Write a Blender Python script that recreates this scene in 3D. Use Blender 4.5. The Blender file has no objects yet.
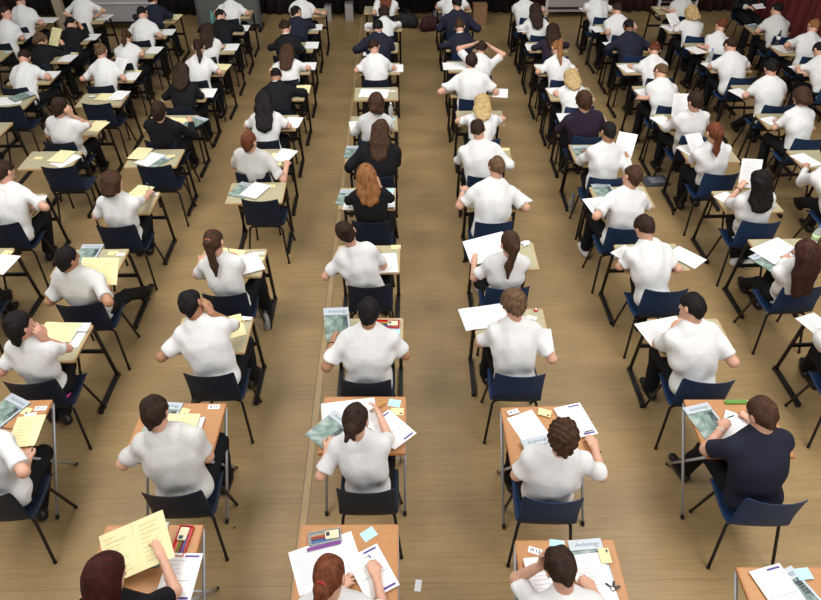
import bpy, math, random
import numpy as np
from mathutils import Vector, Matrix

# ------------------------------------------------------------------ camera, world, lights
SC = bpy.context.scene
COL = SC.collection
SC.view_settings.view_transform = 'Standard'
SC.view_settings.look = 'None'
SC.view_settings.gamma = 1.0
SC.view_settings.exposure = 0.0
SC.view_settings.use_curve_mapping = False

cam_d = bpy.data.cameras.new('camera')
cam_d.sensor_width = 36.0
cam_d.lens = 661.87 / 821.0 * 36.0
cam_d.clip_end = 100
cam = bpy.data.objects.new('camera', cam_d)
COL.objects.link(cam)
cam.rotation_mode = 'XYZ'
CAM_PITCH, CAM_YAW, CAM_ROLL = 40.556, 0.904, -0.147
cam.matrix_world = (Matrix.Translation((0, 0, 4.514)) @ Matrix.Rotation(math.radians(-CAM_YAW), 4, 'Z')
                    @ Matrix.Rotation(math.radians(90 - CAM_PITCH), 4, 'X') @ Matrix.Rotation(math.radians(CAM_ROLL), 4, 'Z'))
SC.camera = cam

world = bpy.data.worlds.new('hall_daylight')
SC.world = world
world.use_nodes = True
world.node_tree.nodes['Background'].inputs[0].default_value = (1.0, 0.99, 0.98, 1)
world.node_tree.nodes['Background'].inputs[1].default_value = 0.22

def area(name, loc, rot, sx, sy, power, col):
    d = bpy.data.lights.new(name, 'AREA')
    d.shape = 'RECTANGLE'; d.size = sx; d.size_y = sy
    d.energy = power; d.color = col
    o = bpy.data.objects.new(name, d)
    COL.objects.link(o)
    o.location = loc
    o.rotation_euler = rot
    return o
WARM = (1.0, 0.978, 0.94)
area('ceiling_light', (-3.6, 3.2, 6.6), (0, 0, 0), 2.2, 7.0, 400, WARM)
area('ceiling_light', (3.8, 3.2, 6.6), (0, 0, 0), 2.2, 7.0, 420, WARM)
area('ceiling_light', (0.2, 9.2, 6.6), (0, 0, 0), 9.0, 1.6, 250, WARM)
area('rear_fill_light', (4.5, -4.5, 5.2), (math.radians(62), 0, math.radians(-10)), 8.0, 2.5, 260, (1, 0.98, 0.95))  # unseen soft fill lamp behind the camera, no window built for it

# ------------------------------------------------------------------ materials
MATS = {}
def mat(name, col, rough=0.6, var=0.0, scale=8.0, bump=0.0, bscale=60.0, spec=0.4, metal=0.0, stretch=(1, 1, 1), trans=0.0):
    if name in MATS:
        return MATS[name]
    m = bpy.data.materials.new(name)
    m.use_nodes = True
    nt = m.node_tree
    b = nt.nodes['Principled BSDF']
    b.inputs['Base Color'].default_value = (*col, 1)
    b.inputs['Roughness'].default_value = rough
    b.inputs['Specular IOR Level'].default_value = spec
    b.inputs['Metallic'].default_value = metal
    if trans:
        b.inputs['Transmission Weight'].default_value = trans
    if var or bump:
        tc = nt.nodes.new('ShaderNodeTexCoord')
        mp = nt.nodes.new('ShaderNodeMapping')
        mp.inputs['Scale'].default_value = stretch
        nt.links.new(tc.outputs['Object'], mp.inputs[0])
    if var:
        n = nt.nodes.new('ShaderNodeTexNoise')
        n.inputs['Scale'].default_value = scale
        n.inputs['Detail'].default_value = 5
        nt.links.new(mp.outputs[0], n.inputs['Vector'])
        r = nt.nodes.new('ShaderNodeValToRGB')
        r.color_ramp.elements[0].position = 0.3
        r.color_ramp.elements[1].position = 0.7
        r.color_ramp.elements[0].color = (*[max(0, c * (1 - var)) for c in col], 1)
        r.color_ramp.elements[1].color = (*[min(1, c * (1 + var)) for c in col], 1)
        nt.links.new(n.outputs['Fac'], r.inputs[0])
        nt.links.new(r.outputs[0], b.inputs['Base Color'])
    if bump:
        n2 = nt.nodes.new('ShaderNodeTexNoise')
        n2.inputs['Scale'].default_value = bscale
        n2.inputs['Detail'].default_value = 4
        nt.links.new(mp.outputs[0], n2.inputs['Vector'])
        bp = nt.nodes.new('ShaderNodeBump')
        bp.inputs['Strength'].default_value = bump
        bp.inputs['Distance'].default_value = 0.01
        nt.links.new(n2.outputs['Fac'], bp.inputs['Height'])
        nt.links.new(bp.outputs[0], b.inputs['Normal'])
    MATS[name] = m
    return m

OLIVE = mat('olive_laminate', (0.44, 0.40, 0.255), 0.42, 0.06, 30, spec=0.35)
OLIVE_EDGE = mat('plywood_edge', (0.56, 0.36, 0.18), 0.6, 0.15, 40, stretch=(1, 1, 8))
BEECH = mat('orange_beech_laminate', (0.48, 0.236, 0.098), 0.42, 0.10, 14, stretch=(1, 9, 1), spec=0.35)
BEECH_EDGE = mat('beech_edge', (0.47, 0.20, 0.075), 0.55, 0.1, 30)
BLACKM = mat('black_powder_coat', (0.010, 0.010, 0.011), 0.42, 0, spec=0.4)
SILVER = mat('grey_painted_steel', (0.42, 0.43, 0.45), 0.40, 0.05, 20, metal=0.35)
RUBBER = mat('black_rubber', (0.012, 0.012, 0.012), 0.8)
CHAIR_LIT = mat('lit_navy_polypropylene', (0.015, 0.038, 0.098), 0.5, 0.08, 60, bump=0.25, bscale=420, spec=0.25)  # right-hand chairs: brighter blue paints in the light they catch
CHAIR_SHADED = mat('shaded_navy_polypropylene', (0.010, 0.017, 0.034), 0.5, 0.08, 60, bump=0.25, bscale=420, spec=0.25)  # same navy plastic, darkened in colour for the less lit left-hand chairs
SKINS = [mat('fair_skin', (0.66, 0.37, 0.26), 0.5, 0.07, 30), mat('pink_skin', (0.65, 0.34, 0.25), 0.5, 0.07, 30),
         mat('tan_skin', (0.44, 0.22, 0.125), 0.5, 0.07, 30), mat('brown_skin', (0.22, 0.10, 0.055), 0.5, 0.07, 30)]
EYE_W = mat('eye_white', (0.8, 0.78, 0.75), 0.3)
EYE_D = mat('eye_iris', (0.03, 0.02, 0.015), 0.2)
LIPS = mat('lips', (0.45, 0.16, 0.13), 0.45)
HAIRC = {'black': (0.010, 0.008, 0.008), 'dark-brown': (0.030, 0.016, 0.010), 'brown': (0.060, 0.028, 0.015),
         'light-brown': (0.13, 0.075, 0.04), 'auburn': (0.14, 0.042, 0.018), 'ginger': (0.27, 0.115, 0.042),
         'blond': (0.50, 0.35, 0.16), 'mahogany': (0.050, 0.018, 0.014), 'dark-red': (0.040, 0.008, 0.007)}
def hair_mat(c):
    return mat(c.replace('-', '_') + '_hair', HAIRC[c], 0.62, 0.28 if c == 'blond' else 0.4, 26, bump=0.6, bscale=90, spec=0.16, stretch=(1.5, 1.5, 0.22))
TOPC = {'white': (0.77, 0.77, 0.765), 'grey': (0.64, 0.635, 0.61), 'navy': (0.018, 0.020, 0.035), 'black': (0.011, 0.011, 0.013),
        'purple': (0.030, 0.020, 0.036), 'blacktee': (0.010, 0.010, 0.012)}
def top_mat(c):
    return mat(c + '_cotton', TOPC[c], 0.85, 0.03, 12, bump=0.75, bscale=15, spec=0.15, stretch=(1.3, 1.3, .6))
TROU = mat('black_trouser_cloth', (0.010, 0.010, 0.011), 0.85, spec=0.15, bump=0.3, bscale=30)
SHOE_B = mat('black_shoe_leather', (0.012, 0.011, 0.011), 0.4)
SHOE_W = mat('white_trainer', (0.68, 0.68, 0.66), 0.55)
PAPER = mat('white_paper', (0.86, 0.86, 0.86), 0.75, 0.015, 10, spec=0.2)
PAPER2 = mat('grey_white_paper', (0.76, 0.77, 0.79), 0.75, 0.03, 10, spec=0.2)
YELLOW = mat('yellow_paper', (0.84, 0.77, 0.44), 0.75, 0.03, 10, spec=0.2)
YCARD = mat('cream_yellow_card', (0.85, 0.72, 0.38), 0.7, 0.03, 20, spec=0.2)
CYAN = mat('pale_blue_card', (0.47, 0.76, 0.84), 0.7, 0.02, 20, spec=0.2)
INK = mat('dark_print_ink', (0.05, 0.05, 0.08), 0.7)
GREYINK = mat('pale_print_ink', (0.48, 0.48, 0.52), 0.8)
PURPLE = mat('purple_print', (0.10, 0.05, 0.28), 0.6)
RED = mat('red_plastic', (0.60, 0.03, 0.03), 0.35)
GREENP = mat('green_lacquer', (0.15, 0.36, 0.06), 0.35)
TAN = mat('tan_wood', (0.55, 0.30, 0.08), 0.5)
CARDB = mat('brown_cardboard', (0.30, 0.17, 0.09), 0.8, 0.1, 10)
CLEAR = mat('clear_plastic', (0.78, 0.82, 0.83), 0.15, trans=0.6)
TEALP = mat('teal_plastic', (0.20, 0.52, 0.50), 0.3, trans=0.4)
BLUEP = mat('blue_cap_plastic', (0.05, 0.20, 0.62), 0.35)
PINKM = mat('pink_cloth', (0.75, 0.06, 0.30), 0.7)
BRACE = mat('dark_bracelet', (0.02, 0.02, 0.02), 0.4)

def cover_mat():
    """Booklet cover: cool grey-green photographic clouds."""
    m = bpy.data.materials.new('anthology_cover_print')
    m.use_nodes = True
    nt = m.node_tree
    b = nt.nodes['Principled BSDF']
    b.inputs['Roughness'].default_value = 0.3
    tc = nt.nodes.new('ShaderNodeTexCoord')
    w = nt.nodes.new('ShaderNodeTexNoise')
    w.inputs['Scale'].default_value = 9
    w.inputs['Detail'].default_value = 3
    w.inputs['Distortion'].default_value = 1.2
    nt.links.new(tc.outputs['Object'], w.inputs['Vector'])
    r = nt.nodes.new('ShaderNodeValToRGB')
    el = r.color_ramp.elements
    el[0].position = 0.32; el[0].color = (0.11, 0.13, 0.14, 1)
    el[1].position = 0.70; el[1].color = (0.46, 0.52, 0.50, 1)
    e = el.new(0.48); e.color = (0.20, 0.29, 0.25, 1)
    nt.links.new(w.outputs['Fac'], r.inputs[0])
    nt.links.new(r.outputs[0], b.inputs['Base Color'])
    return m
COVER = cover_mat()
COVER_TOP = mat('grey_cover_band', (0.50, 0.55, 0.60), 0.35, 0.05, 12)

def floor_mat():
    m = bpy.data.materials.new('pale_oak_vinyl_floor')
    m.use_nodes = True
    nt = m.node_tree
    N, L = nt.nodes, nt.links
    b = N['Principled BSDF']
    b.inputs['Roughness'].default_value = 0.42
    b.inputs['Specular IOR Level'].default_value = 0.35
    tc = N.new('ShaderNodeTexCoord')
    def noise(scale, sx, sy, det=5):
        mp = N.new('ShaderNodeMapping'); mp.inputs['Scale'].default_value = (sx, sy, 1)
        L.new(tc.outputs['Object'], mp.inputs[0])
        n = N.new('ShaderNodeTexNoise'); n.inputs['Scale'].default_value = scale; n.inputs['Detail'].default_value = det
        L.new(mp.outputs[0], n.inputs['Vector'])
        return n.outputs['Fac']
    grain = noise(5, 0.35, 9.0)
    fine = noise(14, 0.5, 12.0, 3)
    blot = noise(1.6, .7, 1.6, 4)
    r = N.new('ShaderNodeValToRGB')
    r.color_ramp.elements[0].position = 0.30; r.color_ramp.elements[0].color = (0.305, 0.204, 0.093, 1)
    r.color_ramp.elements[1].position = 0.72; r.color_ramp.elements[1].color = (0.445, 0.310, 0.150, 1)
    a = N.new('ShaderNodeMix'); a.data_type = 'FLOAT'; a.inputs[0].default_value = 0.4
    L.new(grain, a.inputs[2]); L.new(fine, a.inputs[3])
    L.new(a.outputs[0], r.inputs[0])
    mx = N.new('ShaderNodeMix'); mx.data_type = 'RGBA'; mx.blend_type = 'MULTIPLY'
    r2 = N.new('ShaderNodeValToRGB')
    r2.color_ramp.elements[0].position = 0.3; r2.color_ramp.elements[0].color = (0.80, 0.79, 0.78, 1)
    r2.color_ramp.elements[1].position = 0.7; r2.color_ramp.elements[1].color = (1.05, 1.04, 1.0, 1)
    L.new(blot, r2.inputs[0])
    mx.inputs[0].default_value = 1.0
    L.new(r.outputs[0], mx.inputs[6]); L.new(r2.outputs[0], mx.inputs[7])
    # plank seams along X every 0.9 m with faint lines
    sep = N.new('ShaderNodeSeparateXYZ'); L.new(tc.outputs['Object'], sep.inputs[0])
    def line(src, period, off, width):
        s = N.new('ShaderNodeMath'); s.operation = 'ADD'; s.inputs[1].default_value = off; L.new(src, s.inputs[0])
        d = N.new('ShaderNodeMath'); d.operation = 'DIVIDE'; d.inputs[1].default_value = period; L.new(s.outputs[0], d.inputs[0])
        f = N.new('ShaderNodeMath'); f.operation = 'FRACT'; L.new(d.outputs[0], f.inputs[0])
        c = N.new('ShaderNodeMath'); c.operation = 'LESS_THAN'; c.inputs[1].default_value = width / period; L.new(f.outputs[0], c.inputs[0])
        return c.outputs[0]
    seam = line(sep.outputs[1], 1.31, 0.4, 0.006)
    m2 = N.new('ShaderNodeMix'); m2.data_type = 'RGBA'; m2.blend_type = 'MULTIPLY'
    m2.inputs[7].default_value = (0.80, 0.78, 0.75, 1)
    L.new(seam, m2.inputs[0]); L.new(mx.outputs[2], m2.inputs[6])
    L.new(m2.outputs[2], b.inputs['Base Color'])
    return m

def curtain_mat(name, c0, c1):
    m = bpy.data.materials.new(name)
    m.use_nodes = True
    nt = m.node_tree
    b = nt.nodes['Principled BSDF']
    b.inputs['Roughness'].default_value = 0.9
    tc = nt.nodes.new('ShaderNodeTexCoord')
    n = nt.nodes.new('ShaderNodeTexNoise'); n.inputs['Scale'].default_value = 30
    nt.links.new(tc.outputs['Object'], n.inputs['Vector'])
    r = nt.nodes.new('ShaderNodeValToRGB')
    r.color_ramp.elements[0].color = (*c0, 1); r.color_ramp.elements[1].color = (*c1, 1)
    nt.links.new(n.outputs['Fac'], r.inputs[0])
    nt.links.new(r.outputs[0], b.inputs['Base Color'])
    return m

# ------------------------------------------------------------------ mesh helpers
class MB:
    """Collects shapes, then links them as one mesh object."""
    def __init__(s): s.v = []; s.f = []; s.m = []; s.cur = 0
    def add(s, vs, fs):
        o = len(s.v); s.v += [tuple(v) for v in vs]
        for f in fs: s.f.append(tuple(i + o for i in f)); s.m.append(s.cur)
        return s
    def box(s, c, d, R=None, bev=0.0):
        x, y, z = [q / 2 for q in d]
        if bev <= 0:
            vs = [(a * x, b * y, e * z) for a in (-1, 1) for b in (-1, 1) for e in (-1, 1)]
            fs = [(0, 1, 3, 2), (4, 6, 7, 5), (0, 4, 5, 1), (2, 3, 7, 6), (0, 2, 6, 4), (1, 5, 7, 3)]
        else:
            vs = []; fs = []
            ring = []
            for (cx, cy, a0) in ((x - bev, y - bev, 0), (-x + bev, y - bev, 90), (-x + bev, -y + bev, 180), (x - bev, -y + bev, 270)):
                for k in range(4):
                    a = math.radians(a0 + 30 * k); ring.append((cx + bev * math.cos(a), cy + bev * math.sin(a)))
            n = len(ring)
            vs = [(p[0], p[1], -z) for p in ring] + [(p[0], p[1], z) for p in ring]
            fs = [tuple(reversed(range(n))), tuple(range(n, 2 * n))] + [(i, (i + 1) % n, n + (i + 1) % n, n + i) for i in range(n)]
        if R is not None: vs = [tuple(R @ Vector(v)) for v in vs]
        return s.add([(v[0] + c[0], v[1] + c[1], v[2] + c[2]) for v in vs], fs)
    def tube(s, pts, r, n=10, cap=True, sq=None):
        P = [Vector(p) for p in pts]
        rs = r if isinstance(r, (list, tuple)) else [r] * len(P)
        t0 = (P[1] - P[0]).normalized()
        u = t0.orthogonal().normalized()
        if sq: u = Vector(sq) - t0 * t0.dot(Vector(sq)); u.normalize()
        vs = []
        for i, p in enumerate(P):
            t = (P[min(i + 1, len(P) - 1)] - P[max(i - 1, 0)]).normalized()
            u = (u - t * t.dot(u)).normalized(); w = t.cross(u)
            for k in range(n):
                a = 2 * math.pi * (k + (0.5 if sq else 0)) / n
                vs.append(p + (u * math.cos(a) + w * math.sin(a)) * rs[i])
        fs = []
        for i in range(len(P) - 1):
            for k in range(n):
                fs.append((i * n + k, i * n + (k + 1) % n, (i + 1) * n + (k + 1) % n, (i + 1) * n + k))
        if cap:
            fs.append(tuple(reversed(range(n)))); fs.append(tuple(range((len(P) - 1) * n, len(P) * n)))
        return s.add(vs, fs)
    def lathe(s, prof, c=(0, 0, 0), n=16):
        vs = []; fs = []
        for (r, z) in prof:
            for k in range(n):
                a = 2 * math.pi * k / n
                vs.append((c[0] + r * math.cos(a), c[1] + r * math.sin(a), c[2] + z))
        for i in range(len(prof) - 1):
            for k in range(n):
                fs.append((i * n + k, i * n + (k + 1) % n, (i + 1) * n + (k + 1) % n, (i + 1) * n + k))
        fs.append(tuple(reversed(range(n)))); fs.append(tuple(range((len(prof) - 1) * n, len(prof) * n)))
        return s.add(vs, fs)
    def mesh(s, name, mats, smooth=False):
        me = bpy.data.meshes.new(name)
        me.from_pydata(s.v, [], s.f)
        for m in (mats if isinstance(mats, (list, tuple)) else [mats]): me.materials.append(m)
        if any(s.m): me.polygons.foreach_set('material_index', s.m)
        if smooth: me.polygons.foreach_set('use_smooth', [len(f) <= 4 for f in s.f])
        me.update()
        return me
    def build(s, name, mats, parent=None, smooth=False):
        return link(name, s.mesh(name, mats, smooth), parent)

def link(name, me, parent=None):
    o = bpy.data.objects.new(name, me)
    COL.objects.link(o)
    if parent is not None: o.parent = parent
    return o
def empty(name, loc, rz=0.0):
    o = bpy.data.objects.new(name, None)
    COL.objects.link(o)
    o.empty_display_size = 0.1
    o.location = loc; o.rotation_euler = (0, 0, rz)
    return o
def tag(o, label, cat, group=None):
    n = len(label.split())
    assert 4 <= n <= 16, (n, label)
    o['label'] = label; o['category'] = cat
    if group: o['group'] = group
    return o
def structure(o):
    o['kind'] = 'structure'
    return o
def copy_tree(o, parent=None):
    c = o.copy(); COL.objects.link(c)
    if parent is not None: c.parent = parent
    for ch in [q for q in o.children]: copy_tree(ch, c)
    return c
def bend(pts, r=0.04, n=5):
    """Polyline with its corners rounded."""
    P = [Vector(p) for p in pts]; out = [P[0]]
    for i in range(1, len(P) - 1):
        a = (P[i - 1] - P[i]); b = (P[i + 1] - P[i])
        k = min(r, a.length * .45, b.length * .45)
        A = P[i] + a.normalized() * k; B = P[i] + b.normalized() * k
        for j in range(n + 1):
            t = j / n; out.append(A * (1 - t) ** 2 + P[i] * 2 * t * (1 - t) + B * t * t)
    out.append(P[-1])
    return out

# ------------------------------------------------------------------ distance-field modelling for bodies, hair and clothes
def V3(x, y=None, z=None):
    return np.array((x, y, z) if y is not None else tuple(x), dtype=np.float32)
def unit(a):
    n = float(np.linalg.norm(a)); return a / n if n > 1e-9 else a
def f_cone(p, a, b, ra, rb, flat=None):
    ba = b - a; L2 = float(ba @ ba) + 1e-12
    pa = p - a
    h = np.clip((pa @ ba) / L2, 0, 1)
    q = pa - h[:, None] * ba
    if flat is None:
        d = np.sqrt(np.einsum('ij,ij->i', q, q)) - (ra + (rb - ra) * h)
        return d
    n, s = flat
    qn = q @ n
    return (np.sqrt(np.maximum(np.einsum('ij,ij->i', q, q) + qn * qn * (1 / (s * s) - 1), 0)) - (ra + (rb - ra) * h)) * s ** 0.5
def f_ell(p, c, R, r):
    q = (p - c) @ R.T / r
    l = np.sqrt(np.einsum('ij,ij->i', q, q))
    return (l - 1) * float(min(r)) * 1.15
class Field:
    """Ordered list of rounded shapes blended into one another."""
    def __init__(s): s.ops = []
    def cone(s, a, b, ra, rb=None, k=0.02, flat=None, cut=None):
        a = V3(a); b = V3(b); rb = ra if rb is None else rb
        s.ops.append(('c', a, b, ra, rb, k, flat, cut, (a + b) / 2, float(np.linalg.norm(b - a)) / 2 + max(ra, rb)))
        return s
    def ell(s, c, R, r, k=0.02, cut=None):
        s.ops.append(('e', V3(c), np.asarray(R, np.float32), V3(r), None, k, None, cut, V3(c), float(max(r))))
        return s
    def bounds(s, pad=0.03):
        lo = np.min([o[8] - o[9] for o in s.ops], 0) - pad; hi = np.max([o[8] + o[9] for o in s.ops], 0) + pad
        return lo, hi
    def __call__(s, p):
        d = np.full(len(p), 1.0, np.float32)
        for o in s.ops:
            q = p - o[8]
            idx = np.nonzero(np.einsum('ij,ij->i', q, q) < (o[9] + 0.11) ** 2)[0]
            if not len(idx): continue
            pp = p[idx]
            e = f_cone(pp, o[1], o[2], o[3], o[4], o[6]) if o[0] == 'c' else f_ell(pp, o[1], o[2], o[3])
            if o[7] is not None:
                for (c, n) in o[7]: e = np.maximum(e, (pp - c) @ n)
            k = o[5]; dd = d[idx]
            h = np.clip(0.5 + 0.5 * (dd - e) / k, 0, 1)
            d[idx] = dd + (e - dd) * h - k * h * (1 - h)
        return d
def surface(f, lo, hi, h):
    """Naive surface nets on a block-sparse grid: returns vertices and quads."""
    B = 6
    nb = np.maximum(1, np.ceil((hi - lo) / h / B).astype(int) + 1)
    ax = [lo[i] + (np.arange(nb[i]) * B + (B - 1) / 2) * h for i in range(3)]
    C = np.stack(np.meshgrid(*ax, indexing='ij'), -1).reshape(-1, 3).astype(np.float32)
    dc = f(C)
    act = np.nonzero(np.abs(dc) < B * h * 0.87 * 1.35 + 0.012)[0]
    D = np.where(dc < 0, -1.0, 1.0).astype(np.float32)
    D = np.repeat(D[:, None], B * B * B, 1)
    g = (np.arange(B) - (B - 1) / 2) * h
    off = np.stack(np.meshgrid(g, g, g, indexing='ij'), -1).reshape(-1, 3).astype(np.float32)
    pts = (C[act][:, None, :] + off[None]).reshape(-1, 3)
    D[act] = f(pts).reshape(len(act), -1)
    D = D.reshape(nb[0], nb[1], nb[2], B, B, B).transpose(0, 3, 1, 4, 2, 5).reshape(nb * B)
    S = D < 0
    c = np.zeros(np.array(D.shape) - 1, np.int8)
    for i in (0, 1):
        for j in (0, 1):
            for k in (0, 1):
                c += S[i:D.shape[0] - 1 + i, j:D.shape[1] - 1 + j, k:D.shape[2] - 1 + k]
    A = np.nonzero((c > 0) & (c < 8))
    ids = np.full(c.shape, -1, np.int64); ids[A] = np.arange(len(A[0]))
    I = np.stack(A, -1)
    cv = {}
    for i in (0, 1):
        for j in (0, 1):
            for k in (0, 1): cv[(i, j, k)] = D[A[0] + i, A[1] + j, A[2] + k]
    acc = np.zeros((len(I), 3)); cnt = np.zeros(len(I))
    for a in cv:
        for ax_ in range(3):
            if a[ax_] == 0:
                b = list(a); b[ax_] = 1; b = tuple(b)
                va, vb = cv[a], cv[b]
                m = (va < 0) != (vb < 0)
                t = np.where(m, va / np.where(m, va - vb, 1), 0)
                P = np.array(a, float)[None].repeat(len(I), 0); P[:, ax_] += t
                acc += P * m[:, None]; cnt += m
    verts = (I + acc / cnt[:, None]) * h + lo
    quads = []
    for ax_ in range(3):
        o1, o2 = [(1, 2), (2, 0), (0, 1)][ax_]
        sl0 = [slice(None)] * 3; sl1 = [slice(None)] * 3
        sl0[ax_] = slice(0, -1); sl1[ax_] = slice(1, None)
        E = S[tuple(sl0)] != S[tuple(sl1)]
        e = np.stack(np.nonzero(E), -1)
        e = e[(e[:, o1] > 0) & (e[:, o2] > 0) & (e[:, o1] < c.shape[o1]) & (e[:, o2] < c.shape[o2]) & (e[:, ax_] < c.shape[ax_])]
        if not len(e): continue
        d1 = np.zeros(3, int); d1[o1] = 1; d2 = np.zeros(3, int); d2[o2] = 1
        q = np.stack([ids[tuple((e - x).T)] for x in (d1 + d2, d2, 0 * d1, d1)], -1)
        flip = ~S[tuple(e.T)]
        q[flip] = q[flip][:, ::-1]
        quads.append(q)
    return verts.astype(np.float32), np.concatenate(quads)
def np_mesh(name, v, q, mats, mi=None):
    me = bpy.data.meshes.new(name)
    me.vertices.add(len(v)); me.vertices.foreach_set('co', v.ravel())
    me.loops.add(q.size); me.loops.foreach_set('vertex_index', q.ravel().astype(np.int32))
    me.polygons.add(len(q))
    me.polygons.foreach_set('loop_start', np.arange(0, q.size, 4, dtype=np.int32))
    me.polygons.foreach_set('use_smooth', np.ones(len(q), bool))
    for m in mats: me.materials.append(m)
    if mi is not None: me.polygons.foreach_set('material_index', mi.astype(np.int32))
    me.update(calc_edges=True)
    return me
def field_mesh(name, F, h, mats, warp=None, mi=None, parent=None, cuts=None):
    lo, hi = F.bounds()
    if warp or cuts:
        def f(p):
            d = F(p)
            if warp: d = d + warp(p)
            for (c, n) in (cuts or []): d = np.maximum(d, (p - c) @ n)
            return d
    else: f = F
    v, q = surface(f, lo, hi, h)
    m = None
    if mi: m = mi(v[q].mean(1))
    return link(name, np_mesh(name, v, q, mats, m), parent)

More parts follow.
